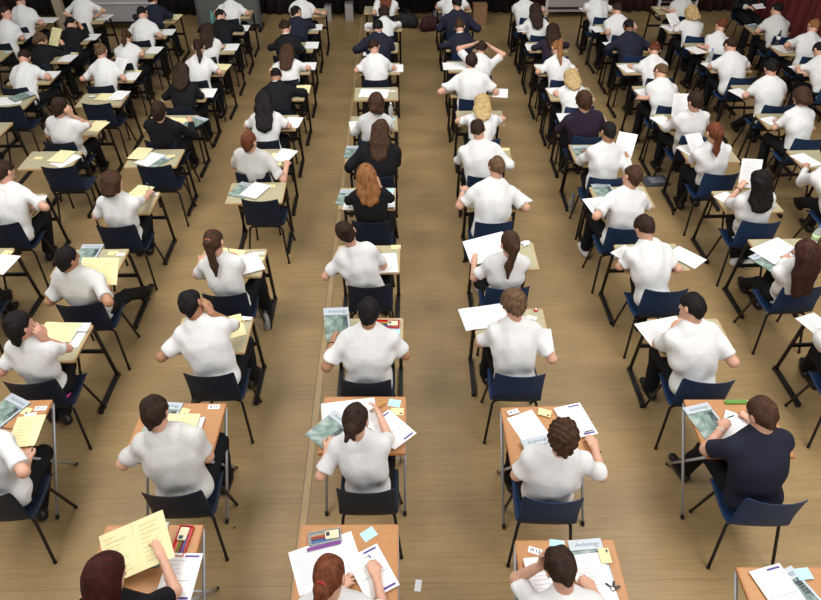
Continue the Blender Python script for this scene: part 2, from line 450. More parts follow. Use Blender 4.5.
# ------------------------------------------------------------------ measured layout (metres): desk centre x, far edge y, then the sitter's hip x, y and head x, y, z
SEATS = {
    'L1a': (-0.35, 2.26, (-0.38, 1.52, -0.4, 1.7, 1.16)),
    'L1b': (-0.29, 3.32, (-0.25, 2.66, -0.31, 2.72, 1.18)),
    'L1c': (-0.30, 4.20, (-0.28, 3.61, -0.26, 3.77, 1.17)),
    'L1d': (-0.32, 5.26, (-0.3, 4.74, -0.49, 4.81, 1.18)),
    'L1e': (-0.36, 6.34, (-0.3, 5.75, -0.34, 5.81, 1.18)),
    'L1f': (-0.34, 7.23, (-0.27, 6.64, -0.22, 6.9, 1.13)),
    'L1g': (-0.34, 8.14, (-0.32, 7.49, -0.29, 7.49, 1.19)),
    'L1h': (-0.33, 9.06, None),
    'L1i': (-0.30, 9.97, (-0.34, 9.33, -0.37, 9.78, 1.02)),
    'L1j': (-0.32, 10.85, (-0.33, 10.23, -0.33, 10.66, 1.02)),
    'L1k': (-0.26, 11.84, (-0.25, 11.11, -0.25, 11.62, 0.94)),
    'L1l': (-0.32, 12.73, (-0.25, 12.1, -0.21, 12.49, 1.05)),
    'L2a': (-1.58, 2.28, (-1.57, 1.54, -1.57, 1.72, 1.16)),
    'L2b': (-1.63, 3.28, (-1.51, 2.66, -1.62, 2.83, 1.16)),
    'L2c': (-1.58, 4.24, (-1.49, 3.7, -1.64, 3.93, 1.14)),
    'L2d': (-1.61, 5.22, (-1.56, 4.65, -1.62, 4.7, 1.18)),
    'L2e': (-1.58, 6.48, None),
    'L2f': (-1.61, 7.26, (-1.65, 6.74, -1.63, 6.56, 1.18)),
    'L2g': (-1.63, 8.19, (-1.65, 7.52, -1.69, 7.91, 1.05)),
    'L2h': (-1.61, 9.09, (-1.65, 8.44, -1.7, 8.97, 0.93)),
    'L2i': (-1.62, 10.01, (-1.63, 9.35, -1.65, 9.87, 0.93)),
    'L2j': (-1.67, 10.89, (-1.73, 10.26, -1.78, 10.72, 1.0)),
    'L2k': (-1.66, 11.77, (-1.68, 11.15, -1.72, 11.65, 0.94)),
    'L2l': (-1.61, 12.62, (-1.69, 12.02, -1.75, 12.48, 0.99)),
    'L3b': (-2.94, 3.33, (-2.74, 2.66, -2.84, 2.83, 1.16)),
    'L3c': (-2.92, 4.17, (-2.84, 3.65, -2.84, 3.66, 1.18)),
    'L3d': (-2.95, 5.25, (-2.8, 4.57, -2.8, 4.49, 1.18)),
    'L3e': (-2.93, 6.30, (-2.85, 5.73, -2.82, 5.72, 1.18)),
    'L3f': (-2.90, 7.28, None),
    'L3g': (-2.94, 8.22, (-2.89, 7.54, -2.81, 7.34, 1.18)),
    'L3h': (-2.96, 9.09, (-2.92, 8.48, -2.94, 8.87, 1.05)),
    'L3i': (-2.88, 9.98, (-2.9, 9.35, -2.91, 9.75, 1.05)),
    'L3j': (-2.90, 10.85, (-2.96, 10.24, -3.01, 10.74, 0.96)),
    'L3k': (-2.90, 11.74, (-2.92, 11.1, -3.0, 11.64, 0.9)),
    'L3l': (-2.93, 12.56, (-2.95, 12.0, -2.98, 12.45, 0.99)),
    'L4d': (-4.07, 5.29, (-3.92, 4.63, -3.81, 4.7, 1.18)),
    'L4e': (-4.16, 6.29, (-4.03, 5.79, -4.03, 6.04, 1.13)),
    'L4f': (-4.11, 7.26, None),
    'L4g': (-4.10, 8.09, (-4.09, 7.52, -4.0, 7.47, 1.18)),
    'L4h': (-4.07, 8.94, None),
    'L4i': (-4.14, 9.77, (-4.18, 9.2, -4.26, 9.57, 1.07)),
    'L4j': (-4.12, 10.72, (-4.15, 10.02, -4.24, 10.56, 0.92)),
    'L4k': (-4.15, 11.57, (-4.17, 10.98, -4.21, 11.41, 1.02)),
    'L4l': (-4.19, 12.36, (-4.22, 11.82, -4.31, 12.31, 0.98)),
    'L5g': (-5.29, 8.06, (-5.25, 7.22, -5.2, 7.48, 1.13)),
    'L5h': (-5.33, 8.90, None),
    'L5i': (-5.33, 9.72, (-5.34, 9.16, -5.42, 9.65, 0.96)),
    'L5j': (-5.34, 10.53, (-5.41, 9.98, -5.54, 10.5, 0.92)),
    'L5k': (-5.35, 11.35, (-5.29, 10.78, -5.37, 11.29, 0.9)),
    'L5l': (-5.44, 12.34, (-5.48, 11.84, -5.47, 12.3, 1.15)),
    'L6j': (-6.41, 10.64, None),
    'L6k': (-6.42, 11.40, (-6.34, 10.9, -6.35, 11.24, 1.08)),
    'L6l': (-6.39, 12.22, (-6.39, 11.66, -6.46, 12.03, 1.07)),
    'R1a': (0.98, 2.13, (0.9, 1.4, 0.84, 1.77, 1.07)),
    'R1b': (1.02, 3.20, (0.96, 2.57, 0.99, 2.56, 1.18)),
    'R1c': (0.91, 4.30, (0.9, 3.65, 0.86, 3.86, 1.15)),
    'R1d': (0.98, 5.28, (0.93, 4.69, 0.93, 4.63, 1.18)),
    'R1e': (1.00, 6.29, (0.92, 5.72, 0.98, 6.02, 1.13)),
    'R1f': (1.00, 7.23, (0.93, 6.62, 0.87, 6.88, 1.13)),
    'R1g': (1.04, 8.27, (1.01, 7.49, 1.04, 7.99, 0.95)),
    'R1h': (1.00, 9.15, (0.98, 8.65, 0.98, 8.96, 1.11)),
    'R1i': (1.02, 10.03, (1.13, 9.41, 1.22, 9.93, 0.93)),
    'R1j': (1.04, 10.89, (0.99, 10.28, 0.96, 10.76, 0.98)),
    'R1k': (1.01, 11.82, (0.98, 11.2, 0.96, 11.51, 1.11)),
    'R1l': (1.00, 12.82, (0.98, 12.17, 0.96, 12.6, 1.02)),
    'R2a': (2.28, 1.93, None),
    'R2b': (2.40, 3.24, (2.38, 2.53, 2.32, 2.75, 1.15)),
    'R2c': (2.38, 4.14, (2.32, 3.56, 2.23, 3.81, 1.14)),
    'R2d': (2.37, 5.23, (2.32, 4.63, 2.2, 4.96, 1.1)),
    'R2e': (2.37, 6.31, (2.23, 5.59, 2.29, 5.75, 1.17)),
    'R2f': (2.34, 7.29, (2.27, 6.56, 2.3, 6.74, 1.16)),
    'R2g': (2.36, 8.11, (2.29, 7.54, 2.19, 7.5, 1.18)),
    'R2h': (2.36, 9.00, (2.34, 8.37, 2.37, 8.91, 0.9)),
    'R2i': (2.33, 9.88, (2.31, 9.26, 2.3, 9.7, 1.01)),
    'R2j': (2.35, 10.81, (2.37, 10.14, 2.41, 10.64, 0.95)),
    'R2k': (2.36, 11.68, (2.31, 11.07, 2.28, 11.55, 0.98)),
    'R2l': (2.36, 12.67, (2.26, 11.94, 2.21, 12.44, 0.96)),
    'R3c': (3.74, 4.13, (3.58, 3.56, 3.4, 3.83, 1.13)),
    'R3d': (3.71, 5.29, (3.56, 4.66, 3.41, 4.45, 1.18)),
    'R3e': (3.68, 6.20, (3.61, 5.67, 3.51, 5.61, 1.18)),
    'R3f': (3.66, 7.26, (3.56, 6.62, 3.44, 6.66, 1.18)),
    'R3g': (3.60, 8.12, (3.59, 7.52, 3.51, 7.47, 1.18)),
    'R3h': (3.58, 9.03, (3.57, 8.38, 3.56, 8.84, 0.99)),
    'R3i': (3.58, 9.89, (3.68, 9.28, 3.77, 9.78, 0.95)),
    'R3j': (3.65, 10.78, (3.61, 10.15, 3.59, 10.6, 1.02)),
    'R3k': (3.65, 11.65, (3.64, 11.04, 3.64, 11.49, 1.0)),
    'R3l': (3.65, 12.58, (3.54, 11.94, 3.47, 12.41, 0.99)),
    'R4f': (4.91, 7.10, (4.75, 6.02, 4.56, 6.29, 1.13)),
    'R4g': (4.95, 8.10, (4.94, 7.42, 4.9, 7.68, 1.13)),
    'R4h': (4.99, 9.03, (4.97, 8.36, 4.97, 8.67, 1.1)),
    'R4i': (4.90, 9.94, (4.87, 9.29, 4.85, 9.72, 1.02)),
    'R4j': (4.87, 10.71, (4.93, 10.2, 5.08, 10.68, 0.98)),
    'R4k': (4.79, 11.63, (4.83, 10.97, 4.89, 11.46, 0.95)),
    'R4l': (4.91, 12.61, (5.01, 11.95, 5.07, 12.43, 0.98)),
    'R5i': (6.23, 9.79, (6.16, 9.14, 6.13, 9.61, 0.99)),
    'R5j': (6.21, 10.59, (6.26, 10.04, 6.43, 10.46, 1.04)),
    'R5k': (6.20, 11.55, (6.22, 10.92, 6.25, 11.35, 1.02)),
}
EMPTY_CHAIR = {'L2e': (-1.48, 6.17), 'L3f': (-2.8, 6.92), 'L4f': (-3.88, 6.92), 'L4h': (-4.02, 8.6), 'L5h': (-5.19, 8.55)}
HANDS = {
    'L1a': {'L': (-0.36, 1.86, 0.76, 'f'), 'R': (-0.2, 1.96, 0.745, 'g')},
    'L1b': {'L': (-0.51, 2.87, 0.745, 'f'), 'R': (-0.2, 3.14, 0.8, 'c')},
    'L1c': {'L': (-0.56, 3.91, 0.8, 'h'), 'R': (-0.21, 3.92, 0.75, 'g')},
    'L1d': {'L': (-0.56, 4.97, 0.745, 'f'), 'R': (-0.27, 5.15, 0.745, 'g')},
    'L2a': {'L': (-1.73, 1.97, 0.8, 'h'), 'R': (-1.46, 2.05, 0.88, 'h')},
    'L2b': {'L': (-1.72, 2.96, 0.75, 'f'), 'R': (-1.6, 2.94, 0.745, 'g')},
    'L2f': {'R': (-1.31, 6.83, 0.78, 'g')},
    'L2d': {'L': (-1.87, 5.05, 0.745, 'f'), 'R': (-1.62, 5.08, 0.745, 'g')},
    'L3b': {'L': (-2.85, 2.98, 0.745, 'g'), 'R': (-2.6, 2.81, 0.75, 'f')},
    'L3d': {'L': (-2.83, 4.59, 0.82, 'h'), 'R': (-2.61, 4.56, 0.82, 'h')},
    'L3e': {'R': (-2.72, 6.26, 0.745, 'g')},
    'L3g': {'R': (-2.65, 7.87, 0.84, 'h')},
    'L4e': {'R': (-3.9, 5.98, 0.75, 'g')},
    'R1a': {'L': 'head_top', 'R': (1.04, 1.84, 0.75, 'g')},
    'R1b': {'L': (0.97, 2.77, 0.75, 'f'), 'R': (1.3, 2.86, 0.75, 'g')},
    'R1c': {'L': (0.81, 4.04, 0.8, 'c'), 'R': (1.09, 3.93, 0.745, 'g')},
    'R1d': {'L': (0.67, 4.95, 0.8, 'h'), 'R': (0.94, 5.14, 0.78, 'g')},
    'R1e': {'L': (0.69, 6.18, 0.8, 'f')},
    'R1i': {'L': 'head_back', 'R': 'head_back'},
    'R2b': {'L': (2.28, 2.96, 0.8, 'g')},
    'R2c': {'L': (2.26, 3.97, 0.82, 'c')},
    'R2e': {'L': (2.07, 5.75, 0.745, 'f')},
    'R2f': {'R': (2.59, 6.81, 0.86, 'h')},
    'R3d': {'L': (3.63, 4.94, 0.745, 'g')},
    'R3e': {'L': (3.59, 6.02, 0.92, 'h')},
    'R3h': {'L': (3.26, 8.56, 0.745, 'g')},
    'R4f': {'L': (4.64, 6.67, 0.745, 'g')},
    'R5i': {'L': (5.86, 9.34, 0.745, 'g')},
    'L2c': {'R': 'cheek'},
    'L3c': {'R': 'cheek'},
    'L4g': {'R': 'ear'},
    'L5k': {'R': 'head_top'},
    'L1e': {'L': 'cheek', 'R': 'cheek'},
    'L5j': {'R': (-5.31, 10.63, 0.86, 'h')},
    'L2l': {'R': (-1.32, 12.15, 0.8, 'g')},
}
FEET = {
    'L3d': {'R': (-2.67, 5.39)},
    'L4e': {'R': (-3.98, 6.09), 'L': (-4.41, 6.21)},
    'R2c': {'L': (2.2, 3.92)},
    'R2b': {'L': (2.21, 3.08)},
    'R3d': {'L': (3.63, 5.37)},
    'R3e': {'L': (3.71, 5.82), 'R': (3.84, 5.78)},
    'L3b': {'R': (-2.76, 2.82)},
    'R3c': {'L': (3.71, 4.15)},
    'R2d': {'L': (2.36, 4.81)},
    'L5g': {'R': (-5.47, 8.57)},
    'R4f': {'L': (4.9, 7.02)},
    'R1d': {'L': (0.81, 5.44)},
    'L4g': {'R': (-4.04, 8.08)},
    'L3g': {'R': (-2.82, 8.14)},
    'R2f': {'L': (2.29, 6.82)},
    'R3f': {'L': (3.48, 7.0)},
    'L4d': {'R': (-4.12, 5.32)},
    'R3g': {'L': (3.47, 7.93)},
    'R4h': {'L': (5.0, 9.09)},
    'L3c': {'R': (-2.92, 3.73), 'L': (-3.05, 3.76)},
    'L3e': {'R': (-2.88, 6.18)},
    'L4i': {'R': (-4.16, 9.73)},
    'L5i': {'R': (-5.11, 9.41)},
}

PAPERS = [
    ('L1a','sheetA3',-0.13,-0.25,20), ('L1a','ans',0.15,-0.32,28), ('L1a','tin',-0.15,-0.09,10), ('L1a','purplepen',-0.15,-0.15,14), ('L1a','cyan',0.12,-0.07,35),
    ('L1b','sheetA3',-0.11,-0.18,8), ('L1b','anth',-0.24,-0.32,-42), ('L1b','ans',0.2,-0.33,42), ('L1b','pencils',0.11,-0.11,40), ('L1b','cyan',0.22,-0.07,-12),
    ('L1b','ycard',0.24,-0.15,-2), ('L1c','redtin',0.17,-0.09,-4), ('L1c','cyan',0.23,-0.17,5), ('L1d','sheet',0.17,-0.29,4), ('L1d','ycard',0.26,-0.02,0),
    ('L1e','anth',-0.22,-0.21,-8), ('L1e','sheet',-0.14,-0.32,-5), ('L1e','cyan',0.24,-0.06,0), ('L1e','sheetb',0.18,-0.3,4), ('L1f','anth',-0.22,-0.08,-5),
    ('L1g','cyan',0.23,-0.11,5), ('L1g','sheet',-0.2,-0.3,8), ('L1h','sheetA3',-0.03,-0.21,-6), ('L1h','wcard',0.23,-0.14,0), ('L1i','sheet',0.25,-0.22,0),
    ('L1j','sheet',-0.14,-0.44,0), ('L1k','sheet',-0.22,-0.26,0), ('L1k','ycard',0.22,-0.27,0), ('L1l','ycard',0.36,-0.14,0), ('L2a','ycard',-0.21,-0.07,-3),
    ('L2a','anth',-0.01,-0.14,3), ('L2a','ans',0.24,-0.35,-2), ('L2a','redcase',0.2,-0.12,84), ('L2b','ycard',0.0,-0.08,-14), ('L2b','wcard',0.22,-0.04,0),
    ('L2b','anth',-0.13,-0.14,-6), ('L2b','sheet',0.07,-0.29,-3), ('L2b','yelopen',-0.01,-0.24,-2), ('L2c','yel',0.14,-0.13,20), ('L2c','wcard',0.25,-0.03,-8),
    ('L2c','ycard',0.19,-0.05,10), ('L2d','yelopen',-0.07,-0.11,-14), ('L2d','sheet',0.18,-0.24,25), ('L2d','wcard',0.25,-0.07,0), ('L2d','ycard',0.25,-0.18,0),
    ('L2e','anth',-0.15,-0.17,-22), ('L2e','sheet',-0.01,-0.19,-25), ('L2e','ycard',0.14,-0.09,0), ('L2f','yel',0.15,-0.26,-15), ('L2f','sheet',0.24,-0.19,-20),
    ('L2g','sheet',0.25,-0.22,-8), ('L2h','yel',0.25,-0.08,0), ('L2i','sheet',0.26,-0.15,0), ('L2j','sheet',0.27,-0.15,0), ('L2k','sheet',0.25,-0.17,0),
    ('L3b','anth',0.0,-0.11,-28), ('L3b','ycard',0.14,-0.1,-15), ('L3b','wcardb',0.2,-0.15,8), ('L3b','wcard',0.25,-0.08,4), ('L3b','yel',0.24,-0.3,6),
    ('L3c','sheet',0.17,-0.13,-2), ('L3c','yelopen',0.05,-0.11,-4), ('L3c','wcard',0.25,-0.09,0), ('L3d','anth',-0.06,-0.08,0), ('L3d','ycard',0.17,-0.07,0),
    ('L3d','wcard',0.25,-0.09,0), ('L3e','yel',0.08,-0.01,-16), ('L3e','wcard',0.25,-0.05,0), ('L3f','anth',0.06,-0.3,-30), ('L3f','sheet',-0.04,-0.27,-25),
    ('L3f','yel',-0.18,-0.15,-10), ('L3f','ycard',0.19,-0.2,10), ('L3g','yelopen',0.06,-0.21,-5), ('L3g','anth',0.31,-0.25,-30), ('L3h','sheet',0.29,-0.18,0),
    ('L3i','yelopen',0.18,-0.13,-8), ('L3j','sheet',0.23,-0.17,0), ('L3k','sheet',0.25,-0.16,0), ('L4d','ycard',0.27,-0.08,-10), ('L4d','sheet',0.3,-0.27,-8),
    ('L4e','sheet',0.24,-0.2,4), ('L4f','sheet',0.18,-0.23,-30), ('L4f','yel',0.11,-0.16,-12), ('L4f','ycard',-0.16,-0.17,-5), ('L4g','yel',0.24,-0.18,-12),
    ('L4h','yelopen',0.06,-0.14,-4), ('L4h','sheet',0.2,-0.11,-8), ('L4h','wcard',-0.16,-0.13,0), ('L4i','sheet',0.22,-0.24,0), ('L4i','ycard',0.27,-0.05,0),
    ('L4j','sheet',0.25,-0.14,-5), ('L4k','sheet',0.28,-0.16,0), ('L4l','yel',0.24,-0.18,-5), ('L5h','sheetA3',-0.03,-0.2,15), ('L5h','anth',0.13,-0.07,-40),
    ('L5i','sheet',0.21,-0.12,0), ('L5j','sheet',0.23,-0.26,-4), ('L5j','ycard',0.23,-0.05,0), ('L5k','sheet',0.29,-0.15,0), ('L5l','sheet',0.25,-0.13,-5),
    ('L6j','cyan',0.26,-0.1,0), ('L6k','sheet',0.23,-0.13,0), ('L6l','sheetA3',0.21,-0.15,0), ('R1a','anth',0.13,-0.15,4), ('R1a','sheet',0.12,-0.25,6),
    ('R1a','wcard',-0.19,-0.07,-20), ('R1a','cyan',-0.05,0.01,-8), ('R1a','ycard',0.22,-0.12,92), ('R1a','sheetb',-0.16,-0.27,4), ('R1a','keys',0.22,-0.32,0),
    ('R1b','sheet',-0.12,-0.21,22), ('R1b','wcard',-0.22,-0.06,18), ('R1b','ycard',0.01,-0.07,-20), ('R1b','ans',0.22,-0.15,14), ('R1b','anth',-0.07,-0.45,15),
    ('R1c','open',-0.21,-0.11,10), ('R1c','wcard',0.19,-0.12,-20), ('R1c','sheet',0.21,-0.42,-4), ('R1c','eraser',0.24,-0.01,0), ('R1d','scrap',0.23,0.03,20),
    ('R1e','sheet',0.24,-0.18,30), ('R1e','ycard',0.17,-0.04,0), ('R1f','ycard',0.26,-0.04,0), ('R1h','sheet',0.39,-0.33,-8), ('R1i','sheetA3',-0.17,-0.22,0),
    ('R1k','sheet',-0.25,-0.27,0), ('R2a','anth',-0.02,-0.17,22), ('R2a','ans',-0.11,-0.15,14), ('R2a','cyan',0.07,-0.05,6), ('R2b','anth',-0.21,-0.2,14),
    ('R2b','sheet',-0.02,-0.29,-30), ('R2b','pencil',0.07,-0.03,0), ('R2b','wcard',0.19,-0.01,5), ('R2c','sheetA3',-0.2,-0.15,14), ('R2c','wcard',0.15,-0.05,10),
    ('R2d','sheet',-0.2,-0.2,35), ('R2d','sheetb',0.33,-0.24,40), ('R2e','anth',-0.16,-0.1,5), ('R2e','sheetA3',-0.22,-0.38,10), ('R2f','anth',-0.17,-0.19,8),
    ('R2g','sheet',-0.21,-0.1,0), ('R2h','sheet',-0.18,-0.17,15), ('R2i','sheet',-0.18,-0.18,10), ('R2j','sheet',-0.23,-0.24,0), ('R2k','sheet',-0.27,-0.26,0),
    ('R3c','sheet',-0.25,-0.11,20), ('R3d','anth',-0.26,-0.38,28), ('R3d','open',-0.12,-0.22,28), ('R3e','sheet',-0.16,-0.2,30), ('R3f','open',-0.11,-0.12,25),
    ('R3g','sheet',-0.22,-0.22,20), ('R3h','sheet',-0.17,-0.26,20), ('R3i','sheet',-0.18,-0.22,15), ('R3j','sheet',-0.25,-0.15,10), ('R3k','sheet',-0.3,-0.26,10),
    ('R3l','sheet',-0.26,-0.18,10), ('R4f','sheet',-0.18,-0.25,20), ('R4g','sheet',-0.16,-0.26,20), ('R4h','sheet',-0.27,-0.29,20), ('R4i','sheet',-0.22,-0.22,15),
    ('R4j','sheet',-0.21,-0.33,20), ('R4k','sheet',-0.21,-0.22,20), ('R4l','ycard',-0.21,-0.13,10), ('R5i','sheet',-0.28,-0.21,20), ('R5j','sheet',-0.16,-0.19,20),
    ('R5k','anth',-0.14,-0.13,25),
]

# ------------------------------------------------------------------ the hall
def ordinal(n):
    return ['first', 'second', 'third', 'fourth', 'fifth', 'sixth', 'seventh', 'eighth', 'ninth', 'tenth', 'eleventh', 'twelfth'][n]

fb = MB()
fb.box((0, 5.6, -0.05), (17.4, 18.4, 0.1))
structure(fb.build('floor', floor_mat()))
jb = MB()
jb.box((-0.770, 5.6, 0.0006), (0.052, 18.4, 0.0024))
jm = mat('floor_joint_strip', (0.44, 0.31, 0.155), 0.4, 0.08, 12, stretch=(6, 0.6, 1))
structure(jb.build('trim_1', jm))
jb = MB()
jb.box((-0.800, 5.6, 0.0005), (0.009, 18.4, 0.0016))
jd = mat('floor_joint_line', (0.23, 0.155, 0.075), 0.6)
structure(jb.build('trim_2', jd))
jb = MB()
jb.box((-0.741, 5.6, 0.0005), (0.007, 18.4, 0.0016))
structure(jb.build('trim_3', jd))
WALLM = mat('dark_hall_wall', (0.035, 0.022, 0.020), 0.8, 0.1, 3)
PALEW = mat('pale_grey_wall', (0.42, 0.43, 0.45), 0.8, 0.05, 3)
wb = MB(); wb.box((0, 14.86, 2.0), (17.4, 0.12, 4.0)); structure(wb.build('wall_back', WALLM))
wb = MB(); wb.box((8.72, 5.6, 2.0), (0.12, 18.4, 4.0)); structure(wb.build('wall_right', WALLM))
wb = MB(); wb.box((-8.72, 5.6, 2.0), (0.12, 18.4, 4.0)); structure(wb.build('wall_left', PALEW))

def curtain(name, a, b, z0, z1, m, label, amp=0.05, wav=0.17, seed=0):
    """Hanging cloth with deep vertical folds between two floor points."""
    rng = random.Random(seed)
    A = Vector((*a, 0)); B = Vector((*b, 0)); d = (B - A); L = d.length; d.normalize(); n = Vector((-d.y, d.x, 0))
    N = int(L / 0.022)
    ph = rng.random() * 6
    vs = []; fs = []
    zs = [z0, z0 + .4, (z0 + z1) / 2, z1]
    for side in (0, 1):
        for z in zs:
            for i in range(N + 1):
                s = L * i / N
                y = amp * math.sin(2 * math.pi * s / wav + ph + 0.9 * math.sin(s * 2.1)) + amp * .5 * math.sin(2 * math.pi * s / (wav * 2.7) + ph)
                y *= 1.0 - 0.12 * (z - z0)
                p = A + d * s + n * (y + side * 0.006)
                vs.append((p.x, p.y, z))
    M = N + 1; Z = len(zs)
    for side in (0, 1):
        for j in range(Z - 1):
            for i in range(N):
                o = side * M * Z + j * M + i
                f = (o, o + 1, o + M + 1, o + M)
                fs.append(f if side == 0 else f[::-1])
    for i in range(N):
        fs.append((i, M * Z + i, M * Z + i + 1, i + 1))
        t = (Z - 1) * M + i
        fs.append((t, t + 1, M * Z + t + 1, M * Z + t))
    for j in range(Z - 1):
        for e in (0, N):
            q = j * M + e
            fs.append((q, q + M, M * Z + q + M, M * Z + q))
    mb = MB(); mb.add(vs, fs)
    return tag(mb.build(name, m, smooth=True), label, 'curtain')
MAROON = curtain_mat('maroon_velvet', (0.075, 0.006, 0.008), (0.16, 0.016, 0.020))
BLACKC = curtain_mat('black_drape_cloth', (0.006, 0.005, 0.006), (0.016, 0.012, 0.013))
DARKRED = curtain_mat('dark_red_drape_cloth', (0.028, 0.006, 0.008), (0.055, 0.012, 0.014))
curtain('curtain', (7.35, 8.6), (7.35, 14.2), 0.02, 3.6, MAROON, 'deep red velvet curtain along the side of the hall beside the blond boy', 0.07, 0.30, 3)
curtain('curtain', (-5.0, 14.62), (2.4, 14.62), 0.02, 3.2, BLACKC, 'black drape closing the back of the hall behind the central aisle', 0.04, 0.22, 5)
curtain('curtain', (2.45, 14.62), (7.2, 14.62), 0.02, 3.2, DARKRED, 'dark red drape at the back of the hall behind the framed noticeboard', 0.05, 0.22, 6)
curtain('curtain', (-8.2, 14.62), (-5.05, 14.62), 0.02, 3.2, BLACKC, 'black drape in the back corner of the hall behind the white board', 0.04, 0.22, 8)

# ------------------------------------------------------------------ desks
COLNAME = {'L1': 'first column left of central aisle', 'L2': 'second column left of central aisle', 'L3': 'third column left of central aisle',
           'L4': 'fourth column left of central aisle', 'L5': 'fifth column left of central aisle', 'L6': 'sixth column left of central aisle',
           'R1': 'first column right of central aisle', 'R2': 'second column right of central aisle', 'R3': 'third column right of central aisle',
           'R4': 'fourth column right of central aisle', 'R5': 'fifth column right of central aisle'}
def where(k):
    rows = sorted(q for q in SEATS if q[:2] == k[:2])
    return f"at {ordinal(rows.index(k))} desk from bottom, {COLNAME[k[:2]]}"
def beech(k): return k in ('L1a', 'L1b', 'L2a', 'L2b', 'L3b', 'R1a', 'R1b', 'R2a', 'R2b')

TOPZ = 0.72
def olive_desk():
    """Small exam desk on a cantilever frame: origin on the floor below the middle of the far edge, student on -Y."""
    r = empty('exam_desk', (0, 0, 0))
    t = MB()
    t.box((0, -0.215, TOPZ - 0.0115), (0.606, 0.43, 0.019), bev=0.012)
    top = t.build('tabletop', OLIVE_EDGE, r)
    lam = MB(); lam.box((0, -0.215, TOPZ - 0.0005), (0.590, 0.414, 0.003), bev=0.010)
    lam.build('laminate_surface', OLIVE, top)
    for s in (-1, 1):
        b = MB()
        pts = bend([(s * .278, -.37, TOPZ - .034), (s * .278, .008, TOPZ - .034), (s * .278, .075, .03)], .075, 6)
        b.tube(pts, .0170, 8)
        leg = b.build('leg', BLACKM, r, smooth=True)
        f = MB()
        f.box((s * .278, -.135, .022), (.034, .475, .034), bev=.008)
        ft = f.build('foot', BLACKM, leg)
        for y in (-.355, .085):
            g = MB(); g.box((s * .278, y, .009), (.040, .034, .018), bev=.006)
            g.build('foot_cap', RUBBER, ft) if False else g.build('rubber_cap', RUBBER, leg)
    c = MB(); c.box((0, .042, .36), (.54, .020, .036)); c.build('crossbar', BLACKM, r)
    c = MB(); c.box((0, -.02, TOPZ - .042), (.54, .022, .030)); c.build('top_rail', BLACKM, r)
    return r
def beech_desk():
    """Folding exam desk on crossed steel legs."""
    r = empty('exam_desk', (0, 0, 0))
    t = MB(); t.box((0, -0.26, TOPZ - 0.0115), (0.612, 0.52, 0.021), bev=0.012)
    top = t.build('tabletop', BEECH_EDGE, r)
    lam = MB(); lam.box((0, -0.26, TOPZ), (0.598, 0.506, 0.003), bev=0.010)
    lam.build('laminate_surface', BEECH, top)
    for s in (-1, 1):
        b = MB(); b.tube([(s * .298, -.010, TOPZ - .035), (s * .298, -.545, .02)], .0105, 10)
        leg = b.build('leg', SILVER, r, smooth=True)
        g = MB(); g.tube([(s * .298, -.537, .0305), (s * .298, -.558, .001)], .0130, 10); g.build('rubber_foot', RUBBER, leg)
        b = MB(); b.tube([(s * .270, -.49, TOPZ - .035), (s * .270, -.075, .02)], .0105, 10)
        leg = b.build('leg', SILVER, r, smooth=True)
        g = MB(); g.tube([(s * .270, -.082, .0305), (s * .270, -.061, .001)], .0130, 10); g.build('rubber_foot', RUBBER, leg)
    c = MB(); c.tube([(-.298, -.03, TOPZ - .05), (.298, -.03, TOPZ - .05)], .010, 8); c.build('crossbar', SILVER, r, smooth=True)
    c = MB(); c.tube([(-.270, -.16, .165), (.270, -.16, .165)], .009, 8); c.build('crossbar', SILVER, r, smooth=True)
    return r
rngd = random.Random(4)
OLD, BED = None, None
DESK_ROT = {}
for k in sorted(SEATS):
    x, y, pp = SEATS[k]
    if beech(k):
        if BED is None: BED = o = beech_desk()
        else: o = copy_tree(BED)
        lab = f"orange-topped folding desk {where(k)[3:]}"
    else:
        if OLD is None: OLD = o = olive_desk()
        else: o = copy_tree(OLD)
        lab = f"olive exam desk {where(k)[3:]}" + (' ' if False else '')
    rz = math.radians(rngd.uniform(-1.2, 1.2)); DESK_ROT[k] = rz
    o.location = (x, y, 0); o.rotation_euler = (0, 0, rz)
    tag(o, ' '.join(lab.split()), 'desk', 'exam desks set out in columns')

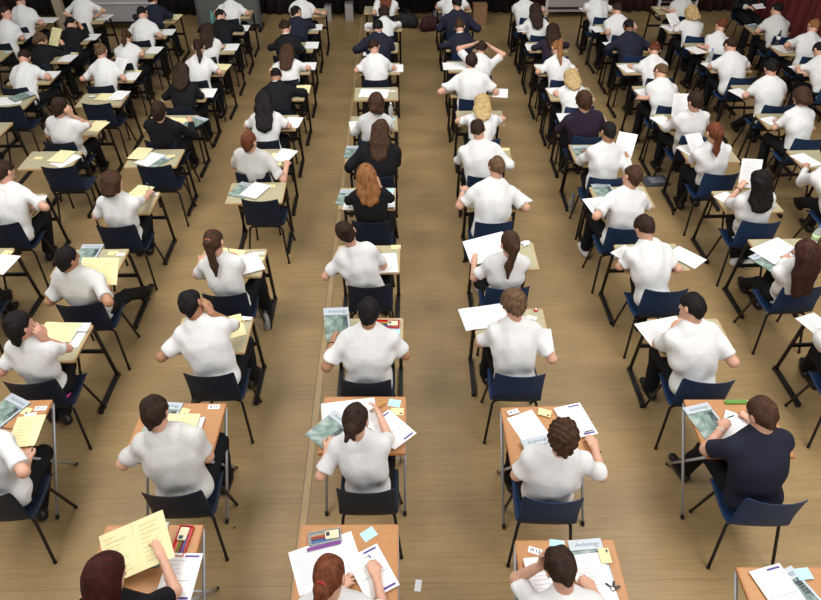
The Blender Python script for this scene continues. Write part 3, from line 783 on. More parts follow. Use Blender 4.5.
# ------------------------------------------------------------------ chairs
def chair_shell():
    """One-piece moulded seat and back: profile swept across with raised, wrapped edges."""
    prof = [(.225, .405), (.215, .430), (.19, .441), (.10, .437), (.0, .430), (-.09, .432), (-.140, .443), (-.170, .468), (-.184, .51),
            (-.190, .57), (-.195, .64), (-.200, .71), (-.206, .765), (-.213, .802), (-.221, .815)]
    wid = [.190, .198, .203, .206, .207, .206, .202, .198, .196, .195, .194, .194, .194, .193, .186]
    n = 15; vs = []
    for layer in (0, 1):
        for i, ((y, z), w) in enumerate(zip(prof, wid)):
            a = Vector(prof[max(i - 1, 0)]); b = Vector(prof[min(i + 1, len(prof) - 1)])
            t = (b - a).normalized(); nrm = Vector((-t.y, t.x))   # towards underside/back
            if i < 5: pass
            for j in range(n):
                u = -1 + 2 * j / (n - 1)
                yy, zz = y, z
                back = min(1, max(0, (z - .45) / .12))
                yy += back * .034 * abs(u) ** 2.4              # back wraps round the sitter
                zz += (1 - back) * .016 * abs(u) ** 3          # seat edges turned up
                if z > .76: zz -= .012 * (1 - abs(u) ** 2) * (z - .76) / .06   # top edge dips in the middle
                th = .007 * layer
                vs.append((u * w, yy - nrm.x * -th if False else yy + (-th if back > .5 else 0), zz - (th if back <= .5 else 0)))
    m = len(prof) * n; fs = []
    R = len(prof)
    for i in range(R - 1):
        for j in range(n - 1):
            o = i * n + j
            fs.append((o, o + n, o + n + 1, o + 1)); fs.append((m + o, m + o + 1, m + o + n + 1, m + o + n))
    for i in range(R - 1):
        a = i * n; fs.append((a, m + a, m + a + n, a + n)); a = i * n + n - 1; fs.append((a, a + n, m + a + n, m + a))
    for j in range(n - 1):
        fs.append((j, j + 1, m + j + 1, m + j)); a = (R - 1) * n + j; fs.append((a, m + a, m + a + 1, a + 1))
    mb = MB(); mb.add(vs, fs)
    return mb
def school_chair(cm):
    r = empty('school_chair', (0, 0, 0))
    sh = chair_shell().build('seat_shell', cm, r, smooth=True)
    for s in (-1, 1):
        b = MB(); b.tube(bend([(s * .10, -.105, .412), (s * .175, -.120, .412), (s * .222, -.232, .012)], .05, 5), .0115, 9)
        leg = b.build('leg', BLACKM, r, smooth=True)
        g = MB(); g.lathe([(.0115, 0), (.013, .004), (.013, .022), (.0115, .026)], (s * .222, -.232, 0), 10); g.build('rubber_foot', RUBBER, leg)
        b = MB(); b.tube(bend([(s * .10, .120, .410), (s * .175, .130, .410), (s * .218, .215, .012)], .05, 5), .0115, 9)
        leg = b.build('leg', BLACKM, r, smooth=True)
        g = MB(); g.lathe([(.0115, 0), (.013, .004), (.013, .022), (.0115, .026)], (s * .218, .215, 0), 10); g.build('rubber_foot', RUBBER, leg)
        b = MB(); b.tube([(s * .10, -.115, .412), (s * .10, .13, .410)], .010, 8); b.build('seat_rail', BLACKM, r, smooth=True)
    b = MB(); b.tube([(-.11, -.108, .412), (.11, -.108, .412)], .0105, 8); b.build('seat_bar', BLACKM, r, smooth=True)
    b = MB(); b.tube([(-.11, .123, .410), (.11, .123, .410)], .0105, 8); b.build('seat_bar', BLACKM, r, smooth=True)
    return r
rngc = random.Random(9)
CH = {}
NO_CHAIR = ('L1h', 'R2a', 'L6j')
CHAIR_YAW = {'R2b': -3, 'R2c': -4, 'R3e': -3, 'L3d': 5, 'L3c': 3}
for k in sorted(SEATS):
    if k in NO_CHAIR: continue
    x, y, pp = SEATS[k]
    kind = 'dull' if k[0] == 'L' else 'blue'  # one chair model; its colour carries the shaded left and lit right side
    if kind not in CH: CH[kind] = o = school_chair(CHAIR_SHADED if kind == 'dull' else CHAIR_LIT)
    else: o = copy_tree(CH[kind])
    if pp: cx, cy = pp[0], pp[1] - .010 - (.025 if k == 'L3d' else 0)
    else: cx, cy = EMPTY_CHAIR[k]
    o.location = (cx, cy, 0); o.rotation_euler = (0, 0, math.radians(CHAIR_YAW.get(k, rngc.uniform(-3, 3))))
    lab = f"{'unoccupied ' if not pp else ''}navy chair {where(k)}"
    tag(o, lab, 'chair', 'navy plastic chairs at the exam desks')
# ------------------------------------------------------------------ people
def basis(f, u):
    """Rows right, forward, up from an approximate forward and a firm up."""
    u = unit(np.asarray(u, float)); f = np.asarray(f, float); f = unit(f - u * (f @ u)); r = np.cross(f, u)
    return np.array([r, f, u])
def ik(a, c, l1, l2, pole):
    v = c - a; d = float(np.linalg.norm(v)); dd = min(max(d, abs(l1 - l2) + .02), l1 + l2 - .004)
    n = unit(v); c = a + n * dd
    x = (l1 * l1 - l2 * l2 + dd * dd) / (2 * dd)
    h = math.sqrt(max(l1 * l1 - x * x, 0))
    p = np.asarray(pole, float); p = unit(p - n * (p @ n))
    return a + n * x + p * h, c
def hand_ops(F, wrist, u, w, side, mode, sc=1.0):
    """Palm, four unequal bent fingers and a thumb from the side of the palm. u fingers, w palm normal, side +1 right."""
    u = unit(u); w = unit(w - u * (w @ u)); v = np.cross(w, u) * side   # thumb side
    v = unit(v)
    curl = {'f': .35, 'g': .95, 'h': .75, 'c': .45}[mode]
    F.cone(wrist - u * .01, wrist + u * .035 * sc, .0225 * sc, .030 * sc, .02, flat=(w.astype(np.float32), .62))
    F.cone(wrist + u * .03 * sc, wrist + u * .072 * sc, .034 * sc, .034 * sc, .015, flat=(w.astype(np.float32), .42))
    for i, (off, ln, spread) in enumerate(((.028, .070, .10), (.0095, .079, .03), (-.0095, .073, -.04), (-.027, .057, -.13))):
        base = wrist + (u * (.078 - .004 * abs(i - 1)) + v * off) * sc
        dirn = unit(u + v * spread)
        p = base - dirn * .012; r0 = .0090 * sc
        ang = 0.0
        for j, fr in enumerate((.45, .31, .24)):
            ang += curl * (.45, .75, .55)[j] * (1 + .12 * i)
            dd = dirn * math.cos(ang) + w * math.sin(ang)
            q = p + dd * (ln * fr * sc + (.012 if j == 0 else 0))
            F.cone(p, q, r0, r0 - .0009 * sc, .005)
            p = q; r0 -= .0009 * sc
    t0 = wrist + (u * .022 + v * .022) * sc
    close = {'f': .15, 'g': .75, 'h': .85, 'c': .3}[mode]
    t1 = t0 + unit(v * .75 + u * .75 + w * .5 * close) * .036 * sc
    t2 = t1 + unit(v * (.35 - .6 * close) + u * .95 + w * .55 * close) * .030 * sc
    t3 = t2 + unit(v * (.15 - .5 * close) + u * 1.0 + w * .55 * close) * .022 * sc
    F.cone(t0, t1, .0135 * sc, .0110 * sc, .010); F.cone(t1, t2, .0105 * sc, .0095 * sc, .005); F.cone(t2, t3, .0095 * sc, .0080 * sc, .005)

def wrinkles(seed, amp):
    r = random.Random(seed); a = [r.uniform(0, 6.28) for _ in range(8)]; g = r.choice((-1, 1))
    def f(p):
        x, y, z = p[:, 0], p[:, 1], p[:, 2]
        w = .35 * np.sin(7 * z + a[0]) + .3 * np.sin(9 * x + a[1])
        v = np.sin(34 * x * (1.1 + .3 * np.sin(3 * z + a[6])) + 7 * g * z + 2.2 * w + a[2])          # long vertical drapes
        v = np.sign(v) * np.abs(v) ** 1.4 * (.55 + .45 * np.sin(6 * z + 4 * x + a[3]))
        d = np.sin(30 * z + 22 * np.abs(x + .02) + 3 * w + a[4]) * np.clip(1.3 - np.abs(z - .62) * 4.0, 0, 1)   # bunching above the seat
        e = np.sin(38 * (z - .5 * np.abs(x)) + 2.5 * w + a[5]) * np.clip((np.abs(x) - .10) * 9, 0, 1)        # pull lines below the arms
        return (amp * (.55 * v + .50 * d + .32 * e)).astype(np.float32)
    return f

class Person:
    def __init__(s, key, base, hip, head, desk, spec, hands, feet, seed, h):
        s.key, s.spec, s.h = key, spec, h
        rng = random.Random(seed); s.rng = rng
        s.origin = np.array([hip[0], hip[1], 0.0])
        s.hd = np.array(head, float) - s.origin
        s.desk = (desk[0] - hip[0], desk[1] - hip[1])
        s.near = s.desk[1] - (0.52 if beech(key) else 0.43)
        s.b = spec.get('b', rng.uniform(.95, 1.02) if spec['hair'] in ('short', 'buzz', 'curly') else rng.uniform(.86, .91))
        s.pose(hands, feet)
    def pose(s, hands, feet):
        rng = s.rng; spec = s.spec
        s.Hc = np.array([0, 0, .525])
        v = s.hd - s.Hc; L = np.linalg.norm(v); vh = v / L
        yaw = math.radians(spec.get('twist', rng.uniform(-7, 7)))
        s.xr = np.array([math.cos(yaw), math.sin(yaw), 0]); s.xr = unit(s.xr - vh * (vh @ s.xr))
        s.fw = unit(np.cross(vh, s.xr)); s.v = vh
        if s.fw[1] < 0: s.fw = -s.fw
        back = -s.fw
        s.C7 = s.Hc + v * .765 + back * .012
        s.mid = s.Hc + v * .36 + back * .030
        s.chest = s.Hc + v * .50 + back * .030
        # head
        pitch = math.radians(spec.get('pitch', 28)); hyaw = math.radians(spec.get('yaw', rng.uniform(-14, 14)))
        up = unit(s.v * math.cos(pitch) + s.fw * math.sin(pitch) + s.xr * spec.get('tilt', rng.uniform(-.10, .10)))
        fwd = unit(s.fw * math.cos(hyaw) + s.xr * math.sin(hyaw))
        s.HR = basis(fwd, up)
        s.hs = spec.get('hs', 1.0) * .94
        s.neck_top = s.hd - s.HR[2] * .055 - s.HR[1] * .025
        # shoulders and arms
        s.sh = {}; s.el = {}; s.wr = {}; s.hu = {}; s.hw = {}; s.hm = {}
        for side, nm in ((-1, 'L'), (1, 'R')):
            S = s.C7 - s.v * .082 + s.xr * side * .160 * s.b + s.fw * .02
            s.sh[nm] = S
            tgt = hands.get(nm)
            dx, dy = s.desk
            deskhand = True; mode = 'f'
            udir = None
            if tgt is None:
                if nm == 'R': P = np.array([dx + rng.uniform(.02, .13), max(dy - .43, s.near) + rng.uniform(.17, .27), .766]); mode = 'g'
                else: P = np.array([dx - rng.uniform(.08, .18), max(dy - .43, s.near) + rng.uniform(.12, .24), .758])
                w = np.array([0, 0, -1.0])
            elif isinstance(tgt, str):
                deskhand = tgt in ('cheek', 'ear'); mode = 'c'
                R = s.HR; hd = s.hd
                if tgt == 'cheek': P = hd + R[0] * side * .088 + R[1] * .055 - R[2] * .055; udir = R[2] * .9 - R[1] * .25; w = -R[0] * side
                elif tgt == 'ear': P = hd + R[0] * side * .098 + R[1] * .03 - R[2] * .02; udir = R[2] * .8 - R[1] * .45; w = -R[0] * side
                elif tgt == 'head_top': P = hd + R[0] * side * .062 + R[1] * .075 + R[2] * .085; udir = R[2] * .55 - R[1] * .8 - R[0] * side * .1; w = unit(hd - P)
                else: P = hd + R[0] * side * .075 - R[1] * .03 + R[2] * .088; udir = -R[0] * side * .75 - R[1] * .35 + R[2] * .2; w = unit(hd - P)
            else:
                P = np.array([tgt[0], tgt[1], max(tgt[2], .766 if tgt[3] == 'g' else .758)]) - s.origin; mode = tgt[3]
                deskhand = P[2] < .86
                w = np.array([0, 0, -1.0]) if mode != 'h' else unit(np.array([-side * .6, .1, -.7]))
                if mode == 'c': w = np.array([-side * .8, .2, -.3])
            pole = np.array([side * .55, -.32, -.75 if deskhand else -.55])
            if tgt == 'head_back': pole = np.array([side * 1.0, .15, .25])
            if tgt == 'head_top': pole = np.array([side * .55, .25, -.9])
            if isinstance(tgt, str) and tgt in ('cheek', 'ear'): pole = np.array([side * .75, .5, -.8])
            W = P.copy()
            for _ in range(3):
                if isinstance(tgt, str) and tgt in ('cheek', 'ear'):
                    E0 = np.array([S[0] + side * .10, max(S[1] + .13, s.near + .03), .765]); E = P + unit(E0 - P) * min(.315, np.linalg.norm(E0 - P))
                else: E, _w = ik(S, W, .275 * s.b, .245 * s.b, pole)
                u = unit(P - E) if udir is None else unit(udir)
                if udir is None and mode in 'fg':
                    u = unit(u * np.array([1, 1, .15]) + np.array([-side * .25, .35, -.02]))
                W = P - u * .065
            if deskhand and E[1] > s.near - .20 and E[2] < .766: E[2] = .766
            W = E + unit(W - E) * min(np.linalg.norm(W - E), .262 * s.b)
            s.el[nm], s.wr[nm], s.hu[nm], s.hw[nm], s.hm[nm] = E, W, u, w, mode
        # legs
        s.kn = {}; s.an = {}; s.hj = {}; s.ft = {}
        for side, nm in ((-1, 'L'), (1, 'R')):
            J = s.Hc + np.array([side * .088, .02, -.005]); s.hj[nm] = J
            f = feet.get(nm)
            if f: A = np.array([f[0], f[1], .085]) - np.array([s.origin[0], s.origin[1], 0])
            else: A = np.array([side * rng.uniform(.09, .17), rng.uniform(.34, .48), .085])
            K, A = ik(J, A, .425, .415, np.array([side * .12, .9, 1.0]))
            if K[2] > .60: K[2] = .60
            s.kn[nm], s.an[nm] = K, A
            d = np.array([A[0] - J[0], max(.15, A[1] - J[1]), 0]); d = unit(d * np.array([.9, 1, 1]))
            s.ft[nm] = d
    def torso(s, F, inf, k=.05):
        b = s.b; fl = (s.fw.astype(np.float32), .70); R = np.array([s.xr, s.fw, s.v])
        F.ell(s.Hc + np.array([0, -.02, .025]), np.array([[1, 0, 0], [0, 1, 0], [0, 0, 1]]), np.array([.152 * b, .112, .095]) + inf, .03)
        F.cone(s.Hc + s.v * .05, s.mid, .148 * b + inf, .143 * b + inf, k, flat=(fl[0], .76))
        F.cone(s.mid, s.chest, .144 * b + inf, .148 * b + inf, k, flat=fl)
        F.cone(s.chest, s.C7 - s.v * .055, .148 * b + inf, .120 * b + inf, k + .02, flat=fl)
        F.cone(s.sh['L'], s.sh['R'], .048 + inf * .9, .048 + inf * .9, .075)
        for nm in 'LR':
            F.cone(s.C7 - s.v * .01, (s.sh[nm] * .75 + s.C7 * .25), .046 + inf * .7, .042 + inf * .7, .05)
    def build(s):
        key, spec, h = s.key, s.spec, s.h
        skin = SKINS[spec.get('skin', 0)]
        F = Field(); b = s.b
        s.torso(F, -.012)
        hd, R, hs = s.hd, s.HR, s.hs
        for nm in 'LR':
            F.cone(s.hj[nm], s.kn[nm], .068, .050, .03); F.cone(s.kn[nm], s.an[nm], .046, .034, .02)
            F.cone(s.an[nm], s.an[nm] + s.ft[nm] * .10 - np.array([0, 0, .05]), .030, .022, .02)
        F.cone(s.C7 - s.v * .02, s.neck_top, .052 * b, .048 * b, .03)
        F.ell(hd + R[2] * .022 * hs - R[1] * .010 * hs, R, np.array([.076, .096, .092]) * hs, .02)
        F.ell(hd - R[2] * .045 * hs + R[1] * .026 * hs, R, np.array([.058, .064, .070]) * hs, .035)
        F.cone(hd - R[2] * .092 * hs + R[1] * .060 * hs, hd - R[2] * .095 * hs + R[1] * .064 * hs, .020 * hs, .018 * hs, .02)
        F.cone(hd + R[1] * .084 * hs + R[2] * .005 * hs, hd + R[1] * .106 * hs - R[2] * .032 * hs, .009 * hs, .014 * hs, .010)
        F.cone(hd + R[0] * .035 * hs + R[1] * .080 * hs + R[2] * .020 * hs, hd - R[0] * .035 * hs + R[1] * .080 * hs + R[2] * .020 * hs, .011 * hs, .011 * hs, .012)
        F.cone(hd + R[0] * .014 * hs + R[1] * .088 * hs - R[2] * .058 * hs, hd - R[0] * .014 * hs + R[1] * .088 * hs - R[2] * .058 * hs, .009 * hs, .009 * hs, .008)
        for sd in (-1, 1):
            c = hd + R[0] * sd * .079 * hs - R[1] * .008 * hs - R[2] * .012 * hs
            ER = basis(R[1], R[2] - R[1] * .2)
            F.ell(c + R[0] * sd * .004, ER, np.array([.011, .021, .033]) * hs, .006)
        for nm, sd in (('L', -1), ('R', 1)):
            F.cone(s.sh[nm], s.el[nm], .046 * b, .039 * b, .03)
            F.cone(s.el[nm], s.wr[nm], .040 * b, .0255 * b, .015)
            hand_ops(F, s.wr[nm], s.hu[nm], s.hw[nm], sd, s.hm[nm], .98)
        def mi(c):
            q = (c - hd) @ R.T / hs
            m = np.zeros(len(c), int)
            front = q[:, 1] > .055
            ex = np.abs(q[:, 0]) - .032
            e = (ex / .015) ** 2 + ((q[:, 2] + .002) / .0075) ** 2
            m[front & (e < 1)] = 1
            e = (ex / .0065) ** 2 + ((q[:, 2] + .002) / .007) ** 2
            m[front & (e < 1)] = 2
            l = (q[:, 0] / .024) ** 2 + ((q[:, 2] + .059) / .009) ** 2
            m[front & (l < 1)] = 3
            return m
        body = field_mesh('person', F, h, [skin, EYE_W, EYE_D, LIPS], mi=mi)
        body.location = s.origin
        s.body = body
        s.clothes(); s.hair()
        return body
    def clothes(s):
        b = s.b; spec = s.spec; h = s.h
        top = spec['top']; long = top in ('navy', 'black', 'purple') and not spec.get('short_sleeve') or spec.get('long_sleeve')
        hc = max(h * 1.25, .0075)
        F = Field()
        inf = .014 if not long else .012
        s.torso(F, inf)
        for nm in 'LR':
            S, E, W = s.sh[nm], s.el[nm], s.wr[nm]
            if long:
                F.cone(S, E, .060 * b, .052 * b, .035)
                d = unit(W - E); end = E + (W - E) * spec.get('cuff', .90)
                F.cone(E, end + d * .03, .053 * b, .038 * b, .02, cut=[(V3(end), V3(d))])
            else:
                d = unit(E - S); end = S + (E - S) * spec.get('sleeve', .80)
                F.cone(S, end + d * .05, .058 * b, .062 * b, .035, cut=[(V3(end), V3(d))])
        # collar
        nd = unit(s.neck_top - s.C7)
        c0, c1 = s.C7 - nd * .015, s.C7 + nd * .044
        F.cone(c0 - nd * .015, c1 + nd * .03, .094 * b, .052 * b, .008, cut=[(V3(c1), V3(nd))])
        cuts = [(V3(0, 0, .452), V3(0, 0, -1))]
        name = {'white': 'polo_shirt', 'grey': 'polo_shirt', 'blacktee': 'tee_shirt', 'purple': 'sweatshirt'}.get(top, 'jumper')
        o = field_mesh(name, F, hc, [top_mat(top)], wrinkles(s.key, .0135 if top in ('white', 'grey') else .007), parent=s.body, cuts=cuts)
        if long and spec.get('collar', True):
            C = Field()
            C.cone(c0, c1 + nd * .035, .079 * b, .070 * b, .01, cut=[(V3(c1 + nd * .012), V3(nd)), (V3(c0 + nd * .030), V3(-nd))])
            cc = C
            field_mesh('shirt_collar', cc, min(hc, .008), [top_mat('white')], parent=s.body)
        F = Field()
        F.ell(s.Hc + np.array([0, -.02, .02]), np.eye(3), np.array([.160, .112, .094]), .03)
        for nm in 'LR':
            F.cone(s.hj[nm], s.kn[nm], .083, .064, .03)
            d = unit(s.an[nm] - s.kn[nm])
            F.cone(s.kn[nm], s.an[nm] + d * .03, .063, .064, .02, cut=[(V3(s.an[nm] - d * .005), V3(d))])
        field_mesh('trousers', F, max(hc, .010), [TROU], wrinkles(s.key + 't', .006), parent=s.body, cuts=[(V3(0, 0, .585), V3(0, -.2, 1)), (V3(0, 0, .446), V3(0, -.0, -1))] if False else [(V3(0, 0, .600), V3(0, -.2, 1))])
        sm = SHOE_W if spec.get('shoe') == 'w' else SHOE_B
        for nm in 'LR':
            A = s.an[nm].copy(); d = s.ft[nm]; z0 = A[2] - .085
            F = Field()
            q = np.array([A[0], A[1], z0])
            F.cone(q - d * .045 + [0, 0, .040], q + d * .06 + [0, 0, .044], .042, .043, .03)
            F.cone(q + d * .05 + [0, 0, .036], q + d * .155 + [0, 0, .028], .043, .036, .03, flat=(V3(0, 0, 1), .75))
            F.cone(q + [0, 0, .05], A + [0, 0, .01], .040, .042, .03)
            field_mesh('shoe', F, max(hc, .010), [sm], parent=s.body, cuts=[(V3(0, 0, z0 + .002), V3(0, 0, -1))])
    def hair(s):
        spec = s.spec; R, hd, hs = s.HR, s.hd, s.hs; h = max(s.h, .006)
        st, col = spec['hair'], spec['hcol']
        F = Field()
        thick = {'short': .013, 'curly': .024, 'buzz': .006, 'long': .016, 'bob': .018, 'pony': .009, 'bun': .010, 'lowbun': .010, 'wavy': .018, 'bushy': .026, 'mullet': .015}[st]
        c = hd + R[2] * .020 * hs - R[1] * .010 * hs
        def P(r, f, u): return hd + (R[0] * r + R[1] * f + R[2] * u) * hs
        fn = R[1] * .76 - R[2] * .65
        lim = [(V3(P(0, .058, .050)), V3(fn))]
        nape = -.084 if st in ('short', 'buzz', 'pony', 'bun', 'lowbun', 'curly') else -.088
        cap = lim + [(V3(P(0, 0, nape)), V3(-R[2] * 1.0 + R[1] * .35))]
        F.ell(c, R, np.array([.077, .097, .094]) * hs + thick, .01, cut=cap)
        if True:   # fuller back of the head
            F.ell(P(0, -.040, -.012), R, np.array([.066, .062, .075]) * hs + thick * .8, .02, cut=cap)
        if st not in ('pony', 'bun', 'lowbun'): F.cone(P(0, -.052, -.030), P(0, -.046, -.098), .052 * hs + thick * .4, .040 * hs, .02, cut=cap)
        else: F.cone(P(0, -.052, -.030), P(0, -.046, -.080), .052 * hs, .034 * hs, .02, cut=cap)
        hang = unit(np.array([0, -.12, -1.0]) - s.fw * .28)   # how loose hair falls down the back
        if st in ('long', 'wavy', 'bushy'):
            ln = spec.get('len', .20)
            fl = (s.fw.astype(np.float32), .62)
            for r in (-.050, 0, .050):
                a = P(r, -.055, -.005); m = s.C7 - s.fw * .086 + s.xr * r * 1.25 + s.v * .015; e = s.C7 - s.v * (ln - abs(r) * .6) - s.fw * (.132 + .10 * min(ln, .26)) + s.xr * r * 1.1
                F.cone(a, m, .052, .050, .035)
                F.cone(m, e, .052, .034 if st == 'long' else .046, .03, flat=fl)
            for r in (-1, 1): F.cone(P(r * .070, -.01, .02), P(r * .074, -.015, -.09) + hang * ln * .35, .026, .022, .025)
        if st == 'bob':
            for r in (-.045, 0, .045): F.cone(P(r, -.05, 0), P(r * 1.15, -.062, -.105), .050, .040, .03)
            for r in (-1, 1): F.cone(P(r * .072, 0, .02), P(r * .073, .005, -.085), .025, .022, .02)
        if st == 'mullet':
            for r in (-.022, .022): F.cone(P(r, -.055, -.02), P(r * .9, -.062, -.07) + hang * .055, .044, .022, .03)
        if st == 'pony':
            a = P(0, -.103, spec.get('ph', .015)); ln = spec.get('len', .19)
            m = a + (-R[1]) * .030 - R[2] * .02; e = s.C7 - s.fw * .118 + s.v * .0 + s.xr * spec.get('psx', 0); g = e - s.v * ln * .55 - s.fw * .03
            F.cone(a, m, .022, .030, .012); F.cone(m, e, .032, .036, .02); F.cone(e, g, .035, .012, .02)
        if st == 'bun': F.ell(P(0, -.118, spec.get('ph', .020)), R, np.array([.040, .034, .038]), .008)
        if st == 'lowbun':
            F.ell(P(0.0, -.112, -.050), R, np.array([.048, .038, .040]), .010)
            F.cone(P(-.012, -.122, -.07), P(-.024, -.130, -.125), .026, .014, .015); F.cone(P(.014, -.122, -.07), P(.030, -.128, -.115), .022, .012, .015)
        rr = random.Random(s.key + 'h'); a = [rr.uniform(0, 6.28) for _ in range(4)]
        amp = {'curly': .009, 'bushy': .010, 'short': .006, 'buzz': .0012, 'wavy': .006, 'mullet': .005}.get(st, .003)
        fq = 95 if st in ('curly', 'bushy') else rr.uniform(45, 75)
        def warp(p):
            q = (p - hd) @ R.T
            return (amp * np.sin(q[:, 0] * fq + 2 * np.sin(q[:, 2] * 30 + a[0]) + a[1]) * np.sin((q[:, 1] * (fq if st in ('curly', 'bushy') else 20)) + q[:, 2] * (fq if st in ('curly', 'bushy') else 14) + a[2])).astype(np.float32)
        o = field_mesh('hair', F, h, [hair_mat(col)], warp, parent=s.body)
        if spec.get('tie'):
            p0 = P(0, -.112, spec.get('ph', .015)) if st == 'pony' else P(0, -.118, -.030)
            tb = MB()
            n = unit(-R[1] + hang * .8); u1 = unit(np.cross(n, R[0])); u2 = np.cross(n, u1)
            pts = [tuple(p0 + (u1 * math.cos(t) + u2 * math.sin(t)) * .026) for t in np.linspace(0, 2 * math.pi, 14)]
            tb.tube(pts, .006, 6)
            tb.build('hair_tie', mat(spec['tie'] + '_hair_tie', {'red': (.4, .03, .03), 'white': (.75, .75, .75), 'orange': (.5, .15, .04)}[spec['tie']], .7), s.body, smooth=True)

